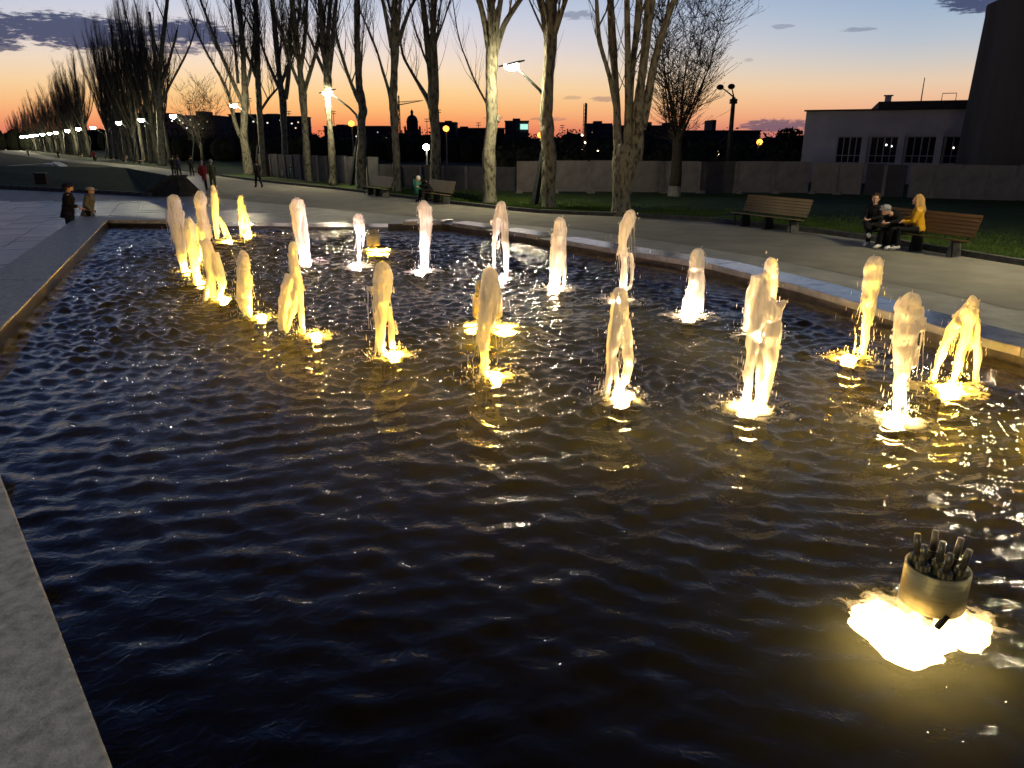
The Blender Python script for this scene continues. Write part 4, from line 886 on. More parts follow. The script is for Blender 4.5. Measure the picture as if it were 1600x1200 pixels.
wall_run(Vector((LM.x, LM.y, 0)), Vector((LB.x, LB.y, 0)), -.1, 1.55, 6, 'lower grey wall stretch behind the middle benches', 'concrete_dimmed', feet=False)
# ------------------------------------------------------------------ white building and tower
A = atY(1250, 262, 58); A.z = 0; Bp = atY(1530, 262, 53.5); Bp.z = 0
t = thing('white_building', 'low white building with four large windows left of the round tower', 'building', A, math.atan2(Bp.y - A.y, Bp.x - A.x))
LNB = 34.0; Rz = Matrix.Rotation(-t.rotation_euler.z, 3, 'Z')
def loc(px, py):                                          # facade coordinates under a pixel
    d0 = ray(px, py); u = (Bp - A).normalized(); nrm = Vector((u.y, -u.x, 0)); k = (A - Vector((0, 0, HC))).dot(nrm) / d0.dot(nrm); p = Vector((0, 0, HC)) + d0 * k
    return (p - A).dot(u), p.z
HB = loc(1262, 174)[1]
wins = [(1312, 213, 1352, 249), (1364, 213.5, 1408, 251.5), (1421, 214.5, 1468, 254), (1481, 215.5, 1530, 257)]
wr = []
for (x0, y0, x1, y1) in wins:
    a = loc(x0, y0); b = loc(x1, y1); wr.append((a[0] - .12, b[0] + .12, b[1], a[1]))
z0 = min(w[2] for w in wr); z1 = max(w[3] for w in wr); wr = [(a, b, z0, z1) for a, b, _, _ in wr]
mb = MB(); D_ = .35
mb.box((LNB / 2, D_ / 2, z0 / 2 - .15), (LNB, D_, z0 + .3)); mb.box((LNB / 2, D_ / 2, (z1 + HB) / 2), (LNB, D_, HB - z1))
xs = [0] + [v for w in wr for v in (w[0], w[1])] + [LNB]
for i in range(0, len(xs), 2): mb.box(((xs[i] + xs[i + 1]) / 2, D_ / 2, (z0 + z1) / 2), (xs[i + 1] - xs[i], D_, z1 - z0))
mb.box((D_ / 2, 9.2, HB / 2), (D_, 17.6, HB)); mb.box((LNB / 2, 18, HB / 2), (LNB, D_, HB))
mb.build('wall', 'whitewall', t)
for (a, b, _, _) in wr[1:]: MB().box((a - .38, -.10, (z1 + .3) / 2), (.42, .20, z1 + .3)).build('pilaster', 'whitewall', t)
MB().box((LNB / 2, 9, HB - .25), (LNB - .8, 17.2, .2)).build('ceiling', 'roof', t)
MB().box((LNB / 2, -.03, HB + .04), (LNB + .3, .5, .10)).build('roof_edge', 'roof', t)
MB().box((loc(1373, 170)[0] + 12, 8, HB + .3), (24, 14, .66)).build('upper_roof', 'roof', t)
c = loc(1390, 160); MB().box((c[0], 2.5, HB + .62), (.42, .45, .9)).build('chimney', 'whitewall', t); MB().box((c[0], 2.5, HB + 1.1), (.62, .6, .07)).build('chimney_cap', 'roof', t)
c = loc(1445, 160); MB().tube([(c[0], 3, HB), (c[0], 3, HB + 2.3)], [.05, .03], 5).build('antenna', 'iron', t)
c = loc(1488, 165); MB().tube([(c[0] - .4, 3, HB + .6), (c[0] - .4, 3, HB + 1.2), (c[0] + .5, 3, HB + 1.2), (c[0] + .5, 3, HB + .6)], [.03] * 4, 4).build('roof_rail', 'iron', t)
for wi, (a, b, zz0, zz1) in enumerate(wr):
    fr = MB(); fr.box(((a + b) / 2, .10, zz0 + .04), (b - a, .08, .08)); fr.box(((a + b) / 2, .10, zz1 - .04), (b - a, .08, .08)); fr.box(((a + b) / 2, .10, zz0 + .55), (b - a, .06, .06))
    for k in range(6): x = a + .04 + (b - a - .08) * k / 5; fr.box((x, .10, (zz0 + zz1) / 2), (.06 if k % 2 else .08, .075, zz1 - zz0 - .16))
    o = fr.build('window', 'winframe', t); MB().box(((a + b) / 2, .13, (zz0 + zz1) / 2), (b - a, .012, zz1 - zz0)).build('pane', 'darkglass', o)
    MB().box(((a + b) / 2, -.05, zz0 - .05), (b - a + .2, .25, .06)).build('sill', 'whitewall', o)
def inlamp(px, py, s):
    x, z = loc(px, py); MB().ball((x, .10, z), s, (1, .5, 1), 8, 5).build('lit_lamp', emit('indoor_light', (1, .93, .85), 3.0), t)
for px, py in ((1385, 226.5), (1393, 228.5), (1404, 230), (1490, 231)): inlamp(px, py, .07)
Pt_ = atY(1484, 275, 46); Rt = 8.0; dt = Vector((Pt_.x, Pt_.y, 0)).normalized(); ctrT = dt * Pt_.xy.length + Vector((dt.y, -dt.x, 0)) * Rt * 1.015; HT = atY(1541, 13, Pt_.y).z
t = thing('round_tower', 'huge dark round concrete tower rising at the right edge', 'tower', ctrT)
mb = MB(); n = 96; prof = [(0, 1.0), (HT - .5, .972), (HT - .4, .974), (HT, .974)]
def trad(k): return Rt * (1 + .006 * math.cos(k * math.pi / 3))
vs = []
for z, s in prof:
    for k in range(n): a = 2 * math.pi * k / n; vs.append((math.cos(a) * trad(k) * s, math.sin(a) * trad(k) * s, z))
mb.add(vs, [(i * n + k, i * n + (k + 1) % n, (i + 1) * n + (k + 1) % n, (i + 1) * n + k) for i in range(len(prof) - 1) for k in range(n)] + [tuple(range((len(prof) - 1) * n, len(prof) * n))])
mb.build('shaft', 'tower', t)
# double globe lamp post, unlit
P = atY(1137, 262, 52); P.z = 0; sc = 1 / ppm(Vector((P.x, P.y, 5)))
t = thing('globe_lamp', 'unlit double globe lamp post silhouetted right of the broad tree', 'street lamp', P); zt = atY(1137, 152, 52).z
MB().tube([(0, 0, 0), (0, 0, zt)], [.20, .13], 8).build('post', 'iron', t); MB().box((0, 0, zt - .25), (.42, .35, .3)).build('collar', 'iron', t)
for s, zz in ((-1, .62), (1, .66)):
    sxx = -.95 if s < 0 else -.22
    MB().tube([(0, 0, zt), (sxx * .6, 0, zt + .42), (sxx, 0, zt + zz)], [.05, .04, .035], 6).build('arm', 'iron', t); MB().ball((sxx, 0, zt + zz), .21, (1.15, 1, .85), 12, 7).build('globe', 'iron', t, True)
# ------------------------------------------------------------------ the far skyline
def block(x0, x1, ytop, Y, label, lit=(), m='facade', bumps=(), cols=8, rows=4, depth=14, name='apartment_building'):
    a = atY(x0, ytop, Y); b = atY(x1, ytop, Y); w = b.x - a.x; h = a.z
    t = thing(name, label, 'building', ((a.x + b.x) / 2, Y, 0)); MB().box((0, depth / 2, h / 2), (w, depth, h)).build('wall', m, t)
    MB().box((0, depth / 2, h + .2), (w + .5, depth + .5, .4)).build('roof', 'roof', t)
    for (bx0, bx1, by) in bumps:
        c0 = atY(bx0, by, Y); c1 = atY(bx1, by, Y); MB().box(((c0.x + c1.x) / 2 - (a.x + b.x) / 2, depth / 2, (h + c0.z) / 2 + .2), (c1.x - c0.x, depth * .6, c0.z - h)).build('roof_house', m, t)
    dk = MB(); cw = w / cols; rh = min(3.2, h / (rows + .5))
    for i in range(cols):
        for j in range(rows): dk.box((-w / 2 + (i + .5) * cw, -.04, h - (j + .7) * rh), (cw * .42, .10, rh * .45))
    dk.build('dark_windows', 'darkglass', t, kind='stuff')
    for (px, py, k) in lit:
        p = atY(px, py, Y); s = 1.1 / ppm(p); MB().box((p.x - (a.x + b.x) / 2, -.08, p.z), (s * 1.9, .14, s * 1.7)).build('lit_window', k, t)
w_, r_ = 'litwin', 'litwarm'
block(160, 262, 178, 330, 'long dark apartment block behind the tall poplar clump', [(226, 197, w_)], 'facade', cols=14)
block(263, 336, 182, 260, 'apartment block with scattered lit windows left of the round-crowned bare tree', [(262 + 7, 189, w_), (281, 188, w_), (286, 192, r_), (298, 187, w_), (303, 199, r_), (310, 194, w_), (317, 201, w_), (324, 190, r_), (292, 200, w_)], 'facade2', [(300, 312, 174)], 10)
block(357, 424, 180, 300, 'stepped apartment block with lit windows behind the leaning poplar', [(396, 190, w_), (410, 186, r_), (418, 192, w_)], 'facade2', [(362, 370, 176)], 9)
block(424, 471, 183, 310, 'apartment block with a row of lit windows behind the forked poplar', [(427, 190, r_), (436, 188, w_), (456, 193, w_), (462, 200, r_), (443, 201, w_), (466, 191, r_)], 'facade', [(412, 430, 178)], 7)
block(506, 612, 198, 360, 'long low apartment block left of the domed church', [(528, 217, w_), (541, 221, r_), (590, 207, w_), (557, 213, w_), (603, 216, r_), (570, 204, r_)], 'facade2', [(523, 536, 195), (584, 598, 197)], 12)
block(686, 712, 192, 380, 'small stepped block behind the orange lamp right of the church', [], 'facade2', [(694, 704, 189)], 5)
block(712, 788, 201, 400, 'low dark block along the horizon left of the green-lit board', [(745, 214, r_)], 'facade2', [(718, 730, 198)], 10)
block(789, 826, 190, 340, 'tall block with a glowing green board on its corner', [], 'facade', [(801, 813, 185.5)], 6)
p = atY(819, 198, 339); MB().box((0, 0, 0), (3.4, .3, 2.2)).build('lit_board', 'litgreen', None).location = (p.x, 339.3, p.z); tag(C.objects[-1], 'glowing pale green board on the tall block', 'sign')
block(917, 957, 194, 380, 'pale far block between the lattice mast and the massive poplar', [(925, 206, r_)], 'facade', [(930, 942, 189.5)], 8)
block(957, 1062, 197, 420, 'long far block behind the massive poplar', [(1008, 201, r_)], 'facade2', [(1006, 1020, 191), (1040, 1052, 192)], 14)
block(1062, 1188, 206, 200, 'low flat-roofed dark hall behind the globe lamp post', [], 'facade2', [(1118, 1124, 188)], 14, 2)
block(413, 524, 221, 150, 'low pale-walled shed roofline above the panel wall', [(536 - 20, 228, r_)], 'concrete_dark', cols=10, rows=1, name='long_shed')
# church
P = atY(645.5, 226, 300); P.z = 0; k = 1 / ppm(Vector((P.x, 300, 10)))
t = thing('church', 'dark domed church silhouette with a pointed lantern on the horizon', 'church', P); zc = lambda y: atY(645, y, 300).z
MB().lathe((0, 0, 0), [(11 * k, 0), (11 * k, zc(203))], 16).build('base', 'facade2', t)
MB().lathe((0, 0, 0), [(9 * k, zc(203)), (9 * k, zc(190)), (9.6 * k, zc(190)), (9.6 * k, zc(189))], 20).build('drum', 'facade2', t)
MB().lathe((0, 0, 0), [(8.6 * k, zc(189)), (8.4 * k, zc(186.5)), (7.2 * k, zc(183.5)), (5 * k, zc(181)), (2.2 * k, zc(179.6))], 20).build('dome', 'facade2', t, True)
MB().lathe((0, 0, 0), [(2.1 * k, zc(180)), (2.1 * k, zc(175.5)), (2.6 * k, zc(175)), (1.6 * k, zc(173)), (.5 * k, zc(171.5)), (.15 * k, zc(169.5))], 12).build('lantern', 'facade2', t)
for s in (-1, 1): MB().lathe((s * 11.5 * k, 0, 0), [(1.7 * k, 0), (1.7 * k, zc(199)), (.2 * k, zc(196))], 8).build('turret', 'facade2', t)
# crane
P = atY(626, 226, 330); P.z = 0; zc = lambda y: atY(626, y, 330).z; t = thing('tower_crane', 'thin tower crane with its jib out to the right beside the church', 'crane', P); k = 1 / ppm(Vector((P.x, 330, 15)))
mb = MB(); q = .8 * k
for a in (-1, 1):
    for b in (-1, 1): mb.tube([(a * q, b * q, 0), (a * q, b * q, zc(150))], [.13] * 2, 4)
zz = 0; f = 1
while zz < zc(152): mb.tube([(-f * q, -q, zz), (f * q, -q, zz + 1.7)], [.09] * 2, 4); mb.tube([(-q, f * q, zz), (-q, -f * q, zz + 1.7)], [.09] * 2, 4); zz += 1.7; f = -f
mb.build('mast', 'iron', t)
mb = MB(); zj = zc(164); e = Vector((38 * k, 0, zc(157))); mb.tube([(0, 0, zj), e], [.2, .12], 4); mb.tube([(0, 0, zj + 1.2), e], [.12, .1], 4); mb.tube([(0, 0, zj), (-6 * k, 0, zj - .4)], [.25, .25], 4)
for i in range(14): u = i / 14; mb.tube([Vector((0, 0, zj)).lerp(e, u), Vector((0, 0, zj + 1.2)).lerp(e, u + .03)], [.07, .07], 3)
mb.build('jib', 'iron', t); MB().box((-1.2 * k, 0, zj - .8), (3 * k, 1.5, 2.2)).build('cab', 'facade2', t)
# lattice mast with lights
P = atY(912, 250, 120); P.z = 0; zc = lambda y: atY(912, y, 120).z; k = 1 / ppm(Vector((P.x, 120, 6))); t = thing('lattice_mast', 'tall narrow reddish mast with small lights rising beyond the wall', 'mast', P)
MB().tube([(0, 0, 0), (.1, 0, zc(161))], [2.0 * k, 1.5 * k], 8).build('stack', mat('rust_brick', (.10, .03, .02), (.16, .05, .035), 2, .9), t)
mb = MB()
for s in (-1, 1): mb.tube([(s * 3.2 * k, -.3, 0), (s * 2.4 * k, -.3, zc(162))], [.05, .05], 4)
zz = .5
while zz < zc(163): mb.tube([(-3 * k, -.3, zz), (3 * k, -.3, zz)], [.04, .04], 4); zz += .55
mb.build('ladder_frame', 'iron', t)
for (px, py) in ((909.5, 211), (909, 234), (914, 223)): p = atY(px, py, 119.5) - P; MB().ball(p, .13, n=8, m=5).build('light', 'lampsmall', t)
# floodlight masts of the far sports ground
def mast(px, y0, Y, label):
    P = atY(px, 222, Y); P.z = 0; zt = atY(px, y0, Y).z; k = 1 / ppm(Vector((P.x, Y, 8))); t = thing('floodlight_mast', label, 'mast', P, 0, 'dark floodlight masts on the horizon')
    MB().tube([(0, 0, 0), (0, 0, zt)], [.7 * k, .4 * k], 6).build('pole', 'iron', t)
    for j, dz in enumerate((0, 3.5)): MB().box((0, 0, zt - dz * k), (7 * k, .5, .9 * k)).build('lamp_bar', 'iron', t)
for px, y0, lab in ((668, 186, 'dark floodlight mast just right of the church dome'), (687, 172, 'taller dark floodlight mast behind the bench poplar'), (748, 192, 'short dark floodlight mast left of the thick pale poplar'),
                    (878, 196, 'short dark floodlight mast right of the straight poplar'), (303, 158, 'dark floodlight mast within the round-crowned bare tree'), (396, 154, 'dark floodlight mast at the left of the straight slim poplar'), (455, 174, 'dark floodlight mast behind the V-forked poplar'), (524, 174, 'dark floodlight mast right of the lit second lamp')): mast(px, y0, 240, lab)
# red-roofed kiosk peeping over the wall
P = atY(922, 262, 70); P.z = 0; t = thing('kiosk', 'little reddish pitched roof showing above the wall near the lattice mast', 'kiosk', P); z = atY(922, 257, 70).z; z2 = atY(922, 250, 70).z
MB().box((0, 1, z / 2), (1.6, 1.6, z)).build('wall', 'facade2', t); mb = MB(); mb.add([(-.65, 0, z), (.65, 0, z), (.65, 2, z), (-.65, 2, z), (0, 0, z2), (0, 2, z2)], [(0, 1, 4), (1, 2, 5, 4), (2, 3, 5), (3, 0, 4, 5), (0, 3, 2, 1)]); mb.build('roof', mat('tile_roof', (.42, .16, .12), (.5, .2, .15), 8, .8), t)
# distant mass of dark growth between wall and skyline
def treeline(name, x0, x1, Y, top0, top1, seed, n, dens=9000):
    rnd = random.Random(seed); mb = MB(); 
    for k in range(n):
        px = x0 + (x1 - x0) * (k + rnd.random()) / n; P = atY(px, 225, Y + rnd.uniform(-12, 12)); zt = atY(px, top0 + (top1 - top0) * rnd.random(), P.y).z; w = (x1 - x0) / n / ppm(P) * 1.3
        mb.ball((P.x, P.y, zt * .42), 1, (w, w * .8, zt * .52), 9, 6)
    for i in range(len(mb.v)):
        v = Vector(mb.v[i]); q = noise.noise(v * .35) * .9 + noise.noise(v * 1.1) * .5; mb.v[i] = (v.x + q * .6, v.y, v.z + q * .5)
    base = list(mb.v)
    for k in range(dens):
        c = Vector(rnd.choice(base)) + Vector((rnd.gauss(0, .7), rnd.gauss(0, .7), rnd.gauss(0, .45))); s = rnd.uniform(.10, .32); a = Vector((rnd.gauss(0, 1), rnd.gauss(0, 1), rnd.gauss(0, 1))).normalized() * s; b = a.orthogonal().normalized() * s * .6
        mb.add([c - a, c + b, c + a, c - b], [(0, 1, 2, 3)])
    o = mb.build(name, 'leafdark'); tag(o, None, None, None, 'stuff'); return o
tag(treeline('far_woods', 270, 1260, 130, 205, 214, 3, 60), 'dark band of scrub and trees behind the panel wall', 'woods')
tag(treeline('far_woods', -40, 275, 360, 197, 206, 4, 34, 5000), 'dark distant woods at the left end of the path', 'woods')
tag(treeline('bushes', 780, 1255, 62, 232, 244, 6, 40, 7000), 'dark low bushes right behind the concrete wall', 'bushes')
P = atY(1228, 262, 66); P.z = 0
rnd = random.Random(9); mb = MB(); H_ = atY(1228, 197, 66).z
for k in range(2600):
    a = rnd.uniform(0, 6.28); u = rnd.random() ** .5; z = rnd.random(); r = 1.9 * u * (1 - .45 * z); c = Vector((math.cos(a) * r + noise.noise(Vector((z * 4, a, 0))) * .3, math.sin(a) * r, z * H_ * (1 - .10 * u))); s = rnd.uniform(.08, .2); v1 = Vector((rnd.gauss(0, 1), rnd.gauss(0, 1), rnd.gauss(0, 1))).normalized() * s; v2 = v1.orthogonal().normalized() * s * .6; mb.add([c - v1, c + v2, c + v1, c - v2], [(0, 1, 2, 3)])
t = thing('evergreen_tree', 'dark dense evergreen against the left end of the white building', 'tree', P); mb.build('crown', 'leafdark', t, kind='stuff'); MB().tube([(0, 0, -.1), (0, 0, H_ * .6)], [.2, .08], 8).build('trunk', 'darkbark', t)
# ------------------------------------------------------------------ left lawns, ramp and small furniture
z_ = 1.0
fA, fB = at(-60, 287, .12), at(236, 303, .12); bB = at(277, 277, z_); bA = at(-60, 258, z_); cB = at(300, 300, 0)
bM = at(195, 262, z_)
mb = MB(); mb.add([fA, fB, bB, bM, bA], [(0, 1, 2, 3, 4)]); mb.build('sloping_lawn', 'lawn', kind='structure')
t = thing('ramp_wall', 'dark wedge-shaped stone retaining wall at the tip of the sloping lawn', 'wall', (0, 0, 0))
mb = MB(); o2 = Vector((.45, .1, 0)); g0 = Vector((fB.x, fB.y, -.05)); g1 = Vector((bB.x, bB.y, -.05))
mb.add([g0, g0 + o2, g1 + o2, g1, fB + Vector((0, 0, .03)), fB + o2 + Vector((0, 0, .03)), bB + o2 + Vector((0, 0, .05)), bB + Vector((0, 0, .05))], [(0, 1, 5, 4), (1, 2, 6, 5), (2, 3, 7, 6), (3, 0, 4, 7), (4, 5, 6, 7)]); mb.build('wall_body', 'rimdark', t)
mb = MB(); up = Vector((0, 0, .07)); o3 = o2 * 1.15
mb.add([fB + Vector((-.35, 0, .04)), fB + o3 + Vector((0, 0, .04)), bB + o3 + Vector((0, 0, .055)), bB + Vector((-.35, 0, .055)), fB + up + Vector((-.35, 0, .04)), fB + o3 + up + Vector((0, 0, .04)), bB + o3 + up + Vector((0, 0, .055)), bB + up + Vector((-.35, 0, .055))], [(0, 1, 5, 4), (1, 2, 6, 5), (2, 3, 7, 6), (3, 0, 4, 7), (4, 5, 6, 7)]); mb.build('coping', 'kerb', t)
e_ = bB + o2
mb = MB(); mb.add([(e_.x, e_.y, -.05), (e_.x, e_.y, z_), (e_.x + .6, e_.y + .8, -.05), (e_.x, e_.y + 2.0, -.05), (e_.x, e_.y + 2.0, z_)], [(0, 2, 1), (1, 2, 4), (2, 3, 4)]); mb.build('ramp_end', 'rimdark', t)
kt2 = thing('lawn_kerb', 'pale stone kerb along the near edge of the sloping lawn', 'kerb', (0, 0, 0)); n = 22
for i in range(n):
    a = Vector(fA).lerp(fB, i / n); b = Vector(fA).lerp(fB, (i + 1) / n); v = b - a; o = MB().box((0, 0, 0), (v.length - .015, .25, .22)).build('kerb_stone', 'kerb', kt2); o.location = ((a + b) / 2 - Vector((0, .14, .04))); o.rotation_euler = (0, 0, math.atan2(v.y, v.x))
strip('lawn_path', [at(-30, 263), at(0, 260.5), at(72, 255)], [at(-30, 262), at(0, 259.3), at(72, 254.4)], 'paving', -.03)
# white folded seats on the far lawn
P = at(88, 261, .3); t = thing('concrete_lounger', 'low white angular concrete lounger on the far lawn left of the path', 'lounger', P, -.25)
s = 1 / ppm(P); R = lambda a: Matrix.Rotation(a, 3, 'Y')
MB().box((-9 * s, 0, 4 * s), (18 * s, 16 * s, 1.3 * s), R(.10)).build('seat_top', 'whitepaint', t); MB().box((7 * s, 0, 4.2 * s), (15 * s, 16 * s, 1.3 * s), R(.42)).build('seat_wing', 'whitepaint', t)
for x in (-14, -3, 8): MB().box((x * s, 0, 1 * s), (3 * s, 14 * s, 5.5 * s)).build('leg', 'whitepaint', t)
P = at(66, 286, .45); t = thing('hatch_box', 'squat dark brown box standing on the sloping lawn', 'box', P, .2); s = 1 / ppm(P)
MB().box((0, 0, 6 * s), (17 * s, 12 * s, 16 * s), taper=.93).build('body', mat('box_brown', (.03, .02, .015), (.05, .035, .025), 5, .8), t, bevel=.03); MB().box((0, 0, 14.6 * s), (18 * s, 13 * s, 1.2 * s)).build('lid', 'iron', t)
# grass blades on the lit strip behind the kerb
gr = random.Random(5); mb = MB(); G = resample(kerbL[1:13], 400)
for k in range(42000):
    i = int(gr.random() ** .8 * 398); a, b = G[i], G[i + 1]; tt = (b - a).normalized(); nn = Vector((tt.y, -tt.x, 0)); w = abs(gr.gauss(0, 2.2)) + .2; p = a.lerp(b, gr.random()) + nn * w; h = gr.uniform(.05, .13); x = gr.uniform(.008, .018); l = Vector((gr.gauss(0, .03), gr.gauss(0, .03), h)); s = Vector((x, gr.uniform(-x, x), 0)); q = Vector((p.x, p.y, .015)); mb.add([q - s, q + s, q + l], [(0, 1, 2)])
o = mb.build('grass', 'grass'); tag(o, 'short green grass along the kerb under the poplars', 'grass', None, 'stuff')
# ------------------------------------------------------------------ people
def person(label, P, rz, J, coat, legs, shoe, hair=None, cap=None, hood=None, longhair=False, sc=1.0, coatlen=.25, group=None, capcol=None, skirt=0, bag=None, headturn=0.0, bare=False):
    """J: joints in metres, facing -Y. One fused body; clothes fused as their own skins over it."""
    t = thing('person', label, 'person', P, rz, group); t.scale = (sc, sc, sc)
    V3 = lambda k: Vector(J[k]); vox = .017
    b = MB()
    pel, ch, nk, hd = V3('pelvis'), V3('chest'), V3('neck'), V3('head')
    b.tube([pel, pel.lerp(ch, .5), ch], [.13, .12, .13], 10); b.tube([ch, nk, nk.lerp(hd, .5)], [.10, .055, .05], 8)
    b.ball(hd, .105, (.88, 1.0, 1.18), 12, 8)
    fw = Vector((math.sin(headturn), -math.cos(headturn), 0)); rt = Vector((fw.y, -fw.x, 0)) * -1
    b.ball(hd + fw * .105 + Vector((0, 0, -.01)), .02, (.9, 1, 1.3), 6, 4); b.ball(hd + fw * .085 + Vector((0, 0, -.085)), .035, (1, .8, .7), 6, 4)
    for s in (-1, 1): b.ball(hd + rt * (s * .094) + Vector((0, 0, -.01)), .024, (.6, 1, 1.3), 6, 4)
    for s in ('l', 'r'):
        sh, el, wr = V3('sh' + s), V3('el' + s), V3('wr' + s); b.tube([ch.lerp(nk, .4), sh], [.07, .06], 8); b.tube([sh, el, wr], [.05, .042, .028], 8)
        d0 = (wr - el).normalized(); u0 = d0.orthogonal().normalized(); b.tube([wr, wr + d0 * .085], [.026, .036], 7, squash=.6)
        for q in range(4):
            o = u0 * ((q - 1.5) * .018) + d0 * .085 + wr; ln = (.062, .075, .070, .055)[q]; cu = d0.cross(u0) * .02; b.tube([o - d0 * .03, o + d0 * ln * .55, o + d0 * ln + cu], [.0095, .009, .008], 5)
        o = wr + d0 * .03 + u0 * .03; b.tube([o - u0 * .02, o + u0 * .03 + d0 * .03, o + u0 * .035 + d0 * .06], [.011, .010, .009], 5)
        hp, kn, an, to = V3('hp' + s), V3('kn' + s), V3('an' + s), V3('to' + s); b.tube([pel, hp], [.12, .09], 8); b.tube([hp, kn, an], [.085, .062, .042], 8); b.tube([an, to], [.045, .035], 7)
    fuse(b, 'body', 'skin', vox, 0, smooth=2, parent=t)
    # small dark eyes and mouth
    f = MB()
    for s in (-1, 1): f.ball(hd + rt * (s * .036) + fw * .094 + Vector((0, 0, .012)), .013, (1, .8, .7), 6, 4)
    f.ball(hd + fw * .108 + Vector((0, 0, -.058)), .014, (1.5, .6, .5), 6, 4); f.build('face_marks', 'brownhair' if 'brownhair' in M else 'cloth_black', t)
    c = MB(); lo = pel + (pel - ch).normalized() * coatlen if coatlen else pel
    seated = abs(J['knl'][1] - J['hpl'][1]) > .3 or abs(J['knl'][0] - J['hpl'][0]) > .3
    c.tube([lo if not seated else pel - Vector((0, 0, .05)), pel, pel.lerp(ch, .5), ch, ch.lerp(nk, .7)], [.17 if seated else .20, .175, .165, .175, .10], 12, squash=.82)
    for s in ('l', 'r'):
        sh, el, wr = V3('sh' + s), V3('el' + s), V3('wr' + s); c.tube([ch.lerp(nk, .35), sh], [.11, .095], 9); c.tube([sh, el, el.lerp(wr, .92)], [.08, .066, .05], 9)
    if hood: c.tube([nk - Vector((0, 0, .02)), nk + Vector((0, .05, .05))], [.12, .10], 10)
    fuse(c, 'coat', coat, vox, .012, (9, 9, 9), 2, t)
    l = MB()
    for s in ('l', 'r'):
        hp, kn, an = V3('hp' + s), V3('kn' + s), V3('an' + s); l.tube([pel, hp], [.15, .12], 9); l.tube([hp, kn, kn.lerp(an, .93)], [.105, .08, .062], 9)
    fuse(l, 'trousers', legs, vox, .008, (8, 8, 8), 2, t)
    for s in ('l', 'r'):
        an, to = V3('an' + s), V3('to' + s); m = MB(); m.tube([an + (an - to) * .35, an.lerp(to, .3), to + (to - an) * .1], [.052, .056, .045], 9, squash=.9); m.build('shoe', shoe, t, True)
    if hair:
        h = MB(); h.ball(hd - fw * .022 + Vector((0, 0, .028)), .116, (.95, 1, 1.1), 12, 8)
        if longhair:
            h.tube([hd - fw * .06 + Vector((0, 0, .05)), hd - fw * .085 - Vector((0, 0, .10)), nk - fw * .13 - Vector((0, 0, .10)), nk - fw * .14 - Vector((0, 0, .26))], [.09, .095, .085, .03], 10)
            for s in (-1, 1): h.tube([hd + rt * (s * .075) + Vector((0, 0, .05)), hd + rt * (s * .095) - Vector((0, 0, .08)), nk + rt * (s * .11) - fw * .03 - Vector((0, 0, .10))], [.045, .045, .03], 7)
        o = fuse(h, 'hair', hair, .014, .01, (16, 16, 8), 2, t)
        # keep the face clear
        for v in o.data.vertices:
            dv = v.co - hd
            if dv.dot(fw) > .045 and dv.z < .075: v.co -= fw * (dv.dot(fw) - .045)
    if cap:
        h = MB(); h.lathe(hd + Vector((0, 0, .03)), [(.122, 0), (.124, .04), (.105, .09), (.05, .12), (.01, .125)], 16); o = h.build('cap', cap, t, True)
        MB().tube([hd + fw * .07 + Vector((0, 0, .045)), hd + fw * .16 + Vector((0, 0, .035)), hd + fw * .20 + Vector((0, 0, .025))], [.095, .075, .03], 12, squash=.16).build('peak', cap, o, True)
    if bag: MB().box((J['wrr'][0] + .03, J['wrr'][1], J['wrr'][2] - .28), (.10, .26, .32), taper=.8).build('bag', bag, t, bevel=.02)
    return t
def walk(step=.28, lean=0, sw=.14):
    return dict(pelvis=(0, 0, .92), chest=(0, -lean, 1.28), neck=(0, -lean * 1.2, 1.46), head=(0, -lean * 1.4 - .01, 1.60), shl=(.17, -lean, 1.38), shr=(-.17, -lean, 1.38), ell=(.22, sw * .4, 1.12), elr=(-.22, -sw * .5, 1.12), wrl=(.21, sw * .3 - .08, .90), wrr=(-.21, -sw - .08, .91),
                hpl=(.09, 0, .88), hpr=(-.09, 0, .88), knl=(.095, -step * .55, .50), knr=(-.095, step * .15, .48), anl=(.09, -step * .9, .09), anr=(-.09, step * .95, .13), tol=(.10, -step * .9 - .15, .04), tor=(-.10, step * .95 - .14, .04))
def sit(lean=.1, hx=0, cross=False, hunch=0):
    d_ = dict(pelvis=(0, 0, .55), chest=(hx * .4, -lean, .92 - hunch * .08), neck=(hx * .6, -lean * 1.5 - hunch * .1, 1.09 - hunch * .15), head=(hx * .8, -lean * 1.7 - hunch * .22, 1.23 - hunch * .22), shl=(.16, -lean, 1.0 - hunch * .1), shr=(-.16, -lean, 1.0 - hunch * .1), ell=(.20, -lean - .10, .74), elr=(-.20, -lean - .10, .74), wrl=(.07, -lean - .30, .70), wrr=(-.07, -lean - .32, .72),
              hpl=(.10, -.02, .53), hpr=(-.10, -.02, .53), knl=(.13, -.46, .53), knr=(-.13, -.46, .52), anl=(.13, -.44, .09), anr=(-.12, -.50, .09), tol=(.15, -.60, .04), tor=(-.14, -.66, .04))
    if cross: d_.update(knr=(.02, -.48, .62), anr=(.22, -.62, .34), tor=(.30, -.74, .30))
    return d_
heading = math.atan2(.83, -.556)                           # along the path, away
def face(v): return math.atan2(v.y, v.x) + math.pi / 2     # turn local -Y to v
away = face(Vector((-.556, .831, 0))); toward = away + math.pi
P = at(320, 297); person('woman in a dark red coat with pale hair walking away on the path', P, away, walk(.20), 'red', 'black', 'black', 'greyhair', coatlen=.34, sc=1.0)
P = at(334, 294.5); person('walker in an olive coat with grey hair beside the red-coated woman', P, away, walk(.16), 'olive', 'olive', 'black', 'greyhair', coatlen=.36, sc=1.03)
P = at(405, 293); person('lone walker in black on the path by the third lamp post', P, away + .1, walk(.34, .05), 'black', 'black', 'black', 'brownhair', sc=.99)
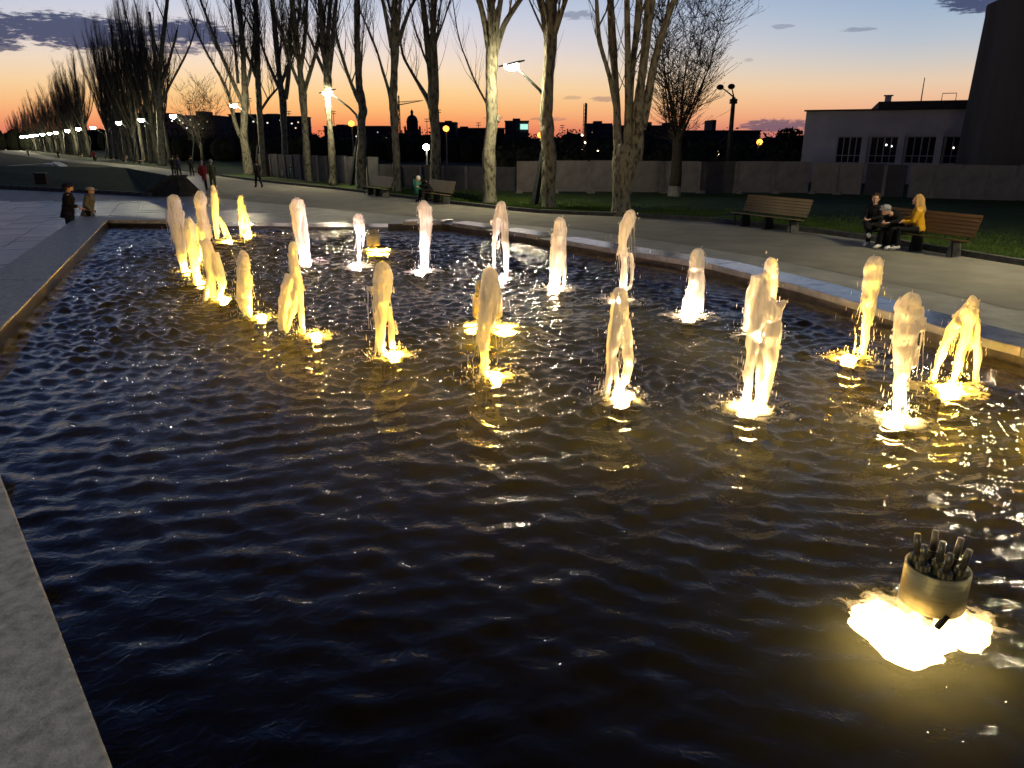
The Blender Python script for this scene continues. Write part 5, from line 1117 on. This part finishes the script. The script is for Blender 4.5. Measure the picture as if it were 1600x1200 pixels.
P = at(273, 275.5); person('dark-clad walker, left of the trio near the ramp wall', P, away, walk(.22), 'black', 'black', 'black', 'brownhair')
P = at(281, 275.8); person('dark-clad walker, middle of the trio near the ramp wall', P, away, walk(.26), 'navy', 'black', 'black', 'brownhair', sc=1.02)
P = at(301, 274.5); person('dark-clad walker with a white bag, right of the trio near the ramp wall', P, away, walk(.2), 'black', 'black', 'black', 'brownhair', bag='white')
P = at(148, 251.5); person('tiny far walker in dark red on the path below the lamps', P, away, walk(.2), 'red', 'black', 'black', 'brownhair', sc=1.0)
P = at(92, 247.5); person('tiny far walker in black on the distant path', P, away, walk(.2), 'black', 'black', 'black', 'brownhair')
P = at(45, 244); person('tiny farthest walker in grey at the path end', P, away, walk(.2), 'grey', 'black', 'black', 'brownhair')
# the two by the basin corner
P = atY(109, 345, 22.2); P.z = 0
st = walk(.05, .06, .05); st.update(wrr=(-.12, -.22, 1.0), wrl=(.12, -.24, .98))
kid = person('boy in a navy cap and dark jacket standing behind the far left basin corner', P, 2.0, st, 'black', 'navy', 'black', 'brownhair', cap='navy', sc=.93)
P = atY(141, 345, 23.6); P.z = 0
kid2 = person('child in a cream cap and khaki jacket beside the boy at the basin corner', P, 1.75, walk(.05, .08, .05), 'khaki', 'black', 'black', 'brownhair', cap='cream', sc=.80, hood=True)
kid.scale = (1.2, 1.2, .93); kid2.scale = (1.15, 1.15, .82)
# bench sitters
def on_bench(B, u, dy=0.0): P, rz = B; return Vector((P.x + math.cos(rz) * u - math.sin(rz) * dy, P.y + math.sin(rz) * u + math.cos(rz) * dy, 0)), rz
P, rz = on_bench(BENCH_B, -1.42, .0); person('person in black with tied dark hair at the bench end, one leg crossed', P, rz + .25, sit(.05, 0, True), 'black', 'black', 'white', 'brownhair', headturn=.3, sc=1.03)
P, rz = on_bench(BENCH_B, -.58, -.02); person('person in black bending forward in a silver grey cap, between the other two sitters', P, rz + .1, sit(.24, 0, False, 1.0), 'black', 'black', 'white', 'grey', cap='grey', sc=1.02)
P, rz = on_bench(BENCH_B, .02, .02); person('woman with long blonde hair in a yellow jacket facing left on the bench', P, rz - .75, sit(.08), 'yellow', 'black', 'white', 'blonde', longhair=True, sc=1.06, headturn=-.25)
P, rz = on_bench(BENCH_C, -.55, -.05); person('person in a black jacket and white hood hunched over on the middle bench', P, rz - .1, sit(.22, 0, False, .9), 'black', 'black', 'black', 'white', hood=True, sc=1.05)
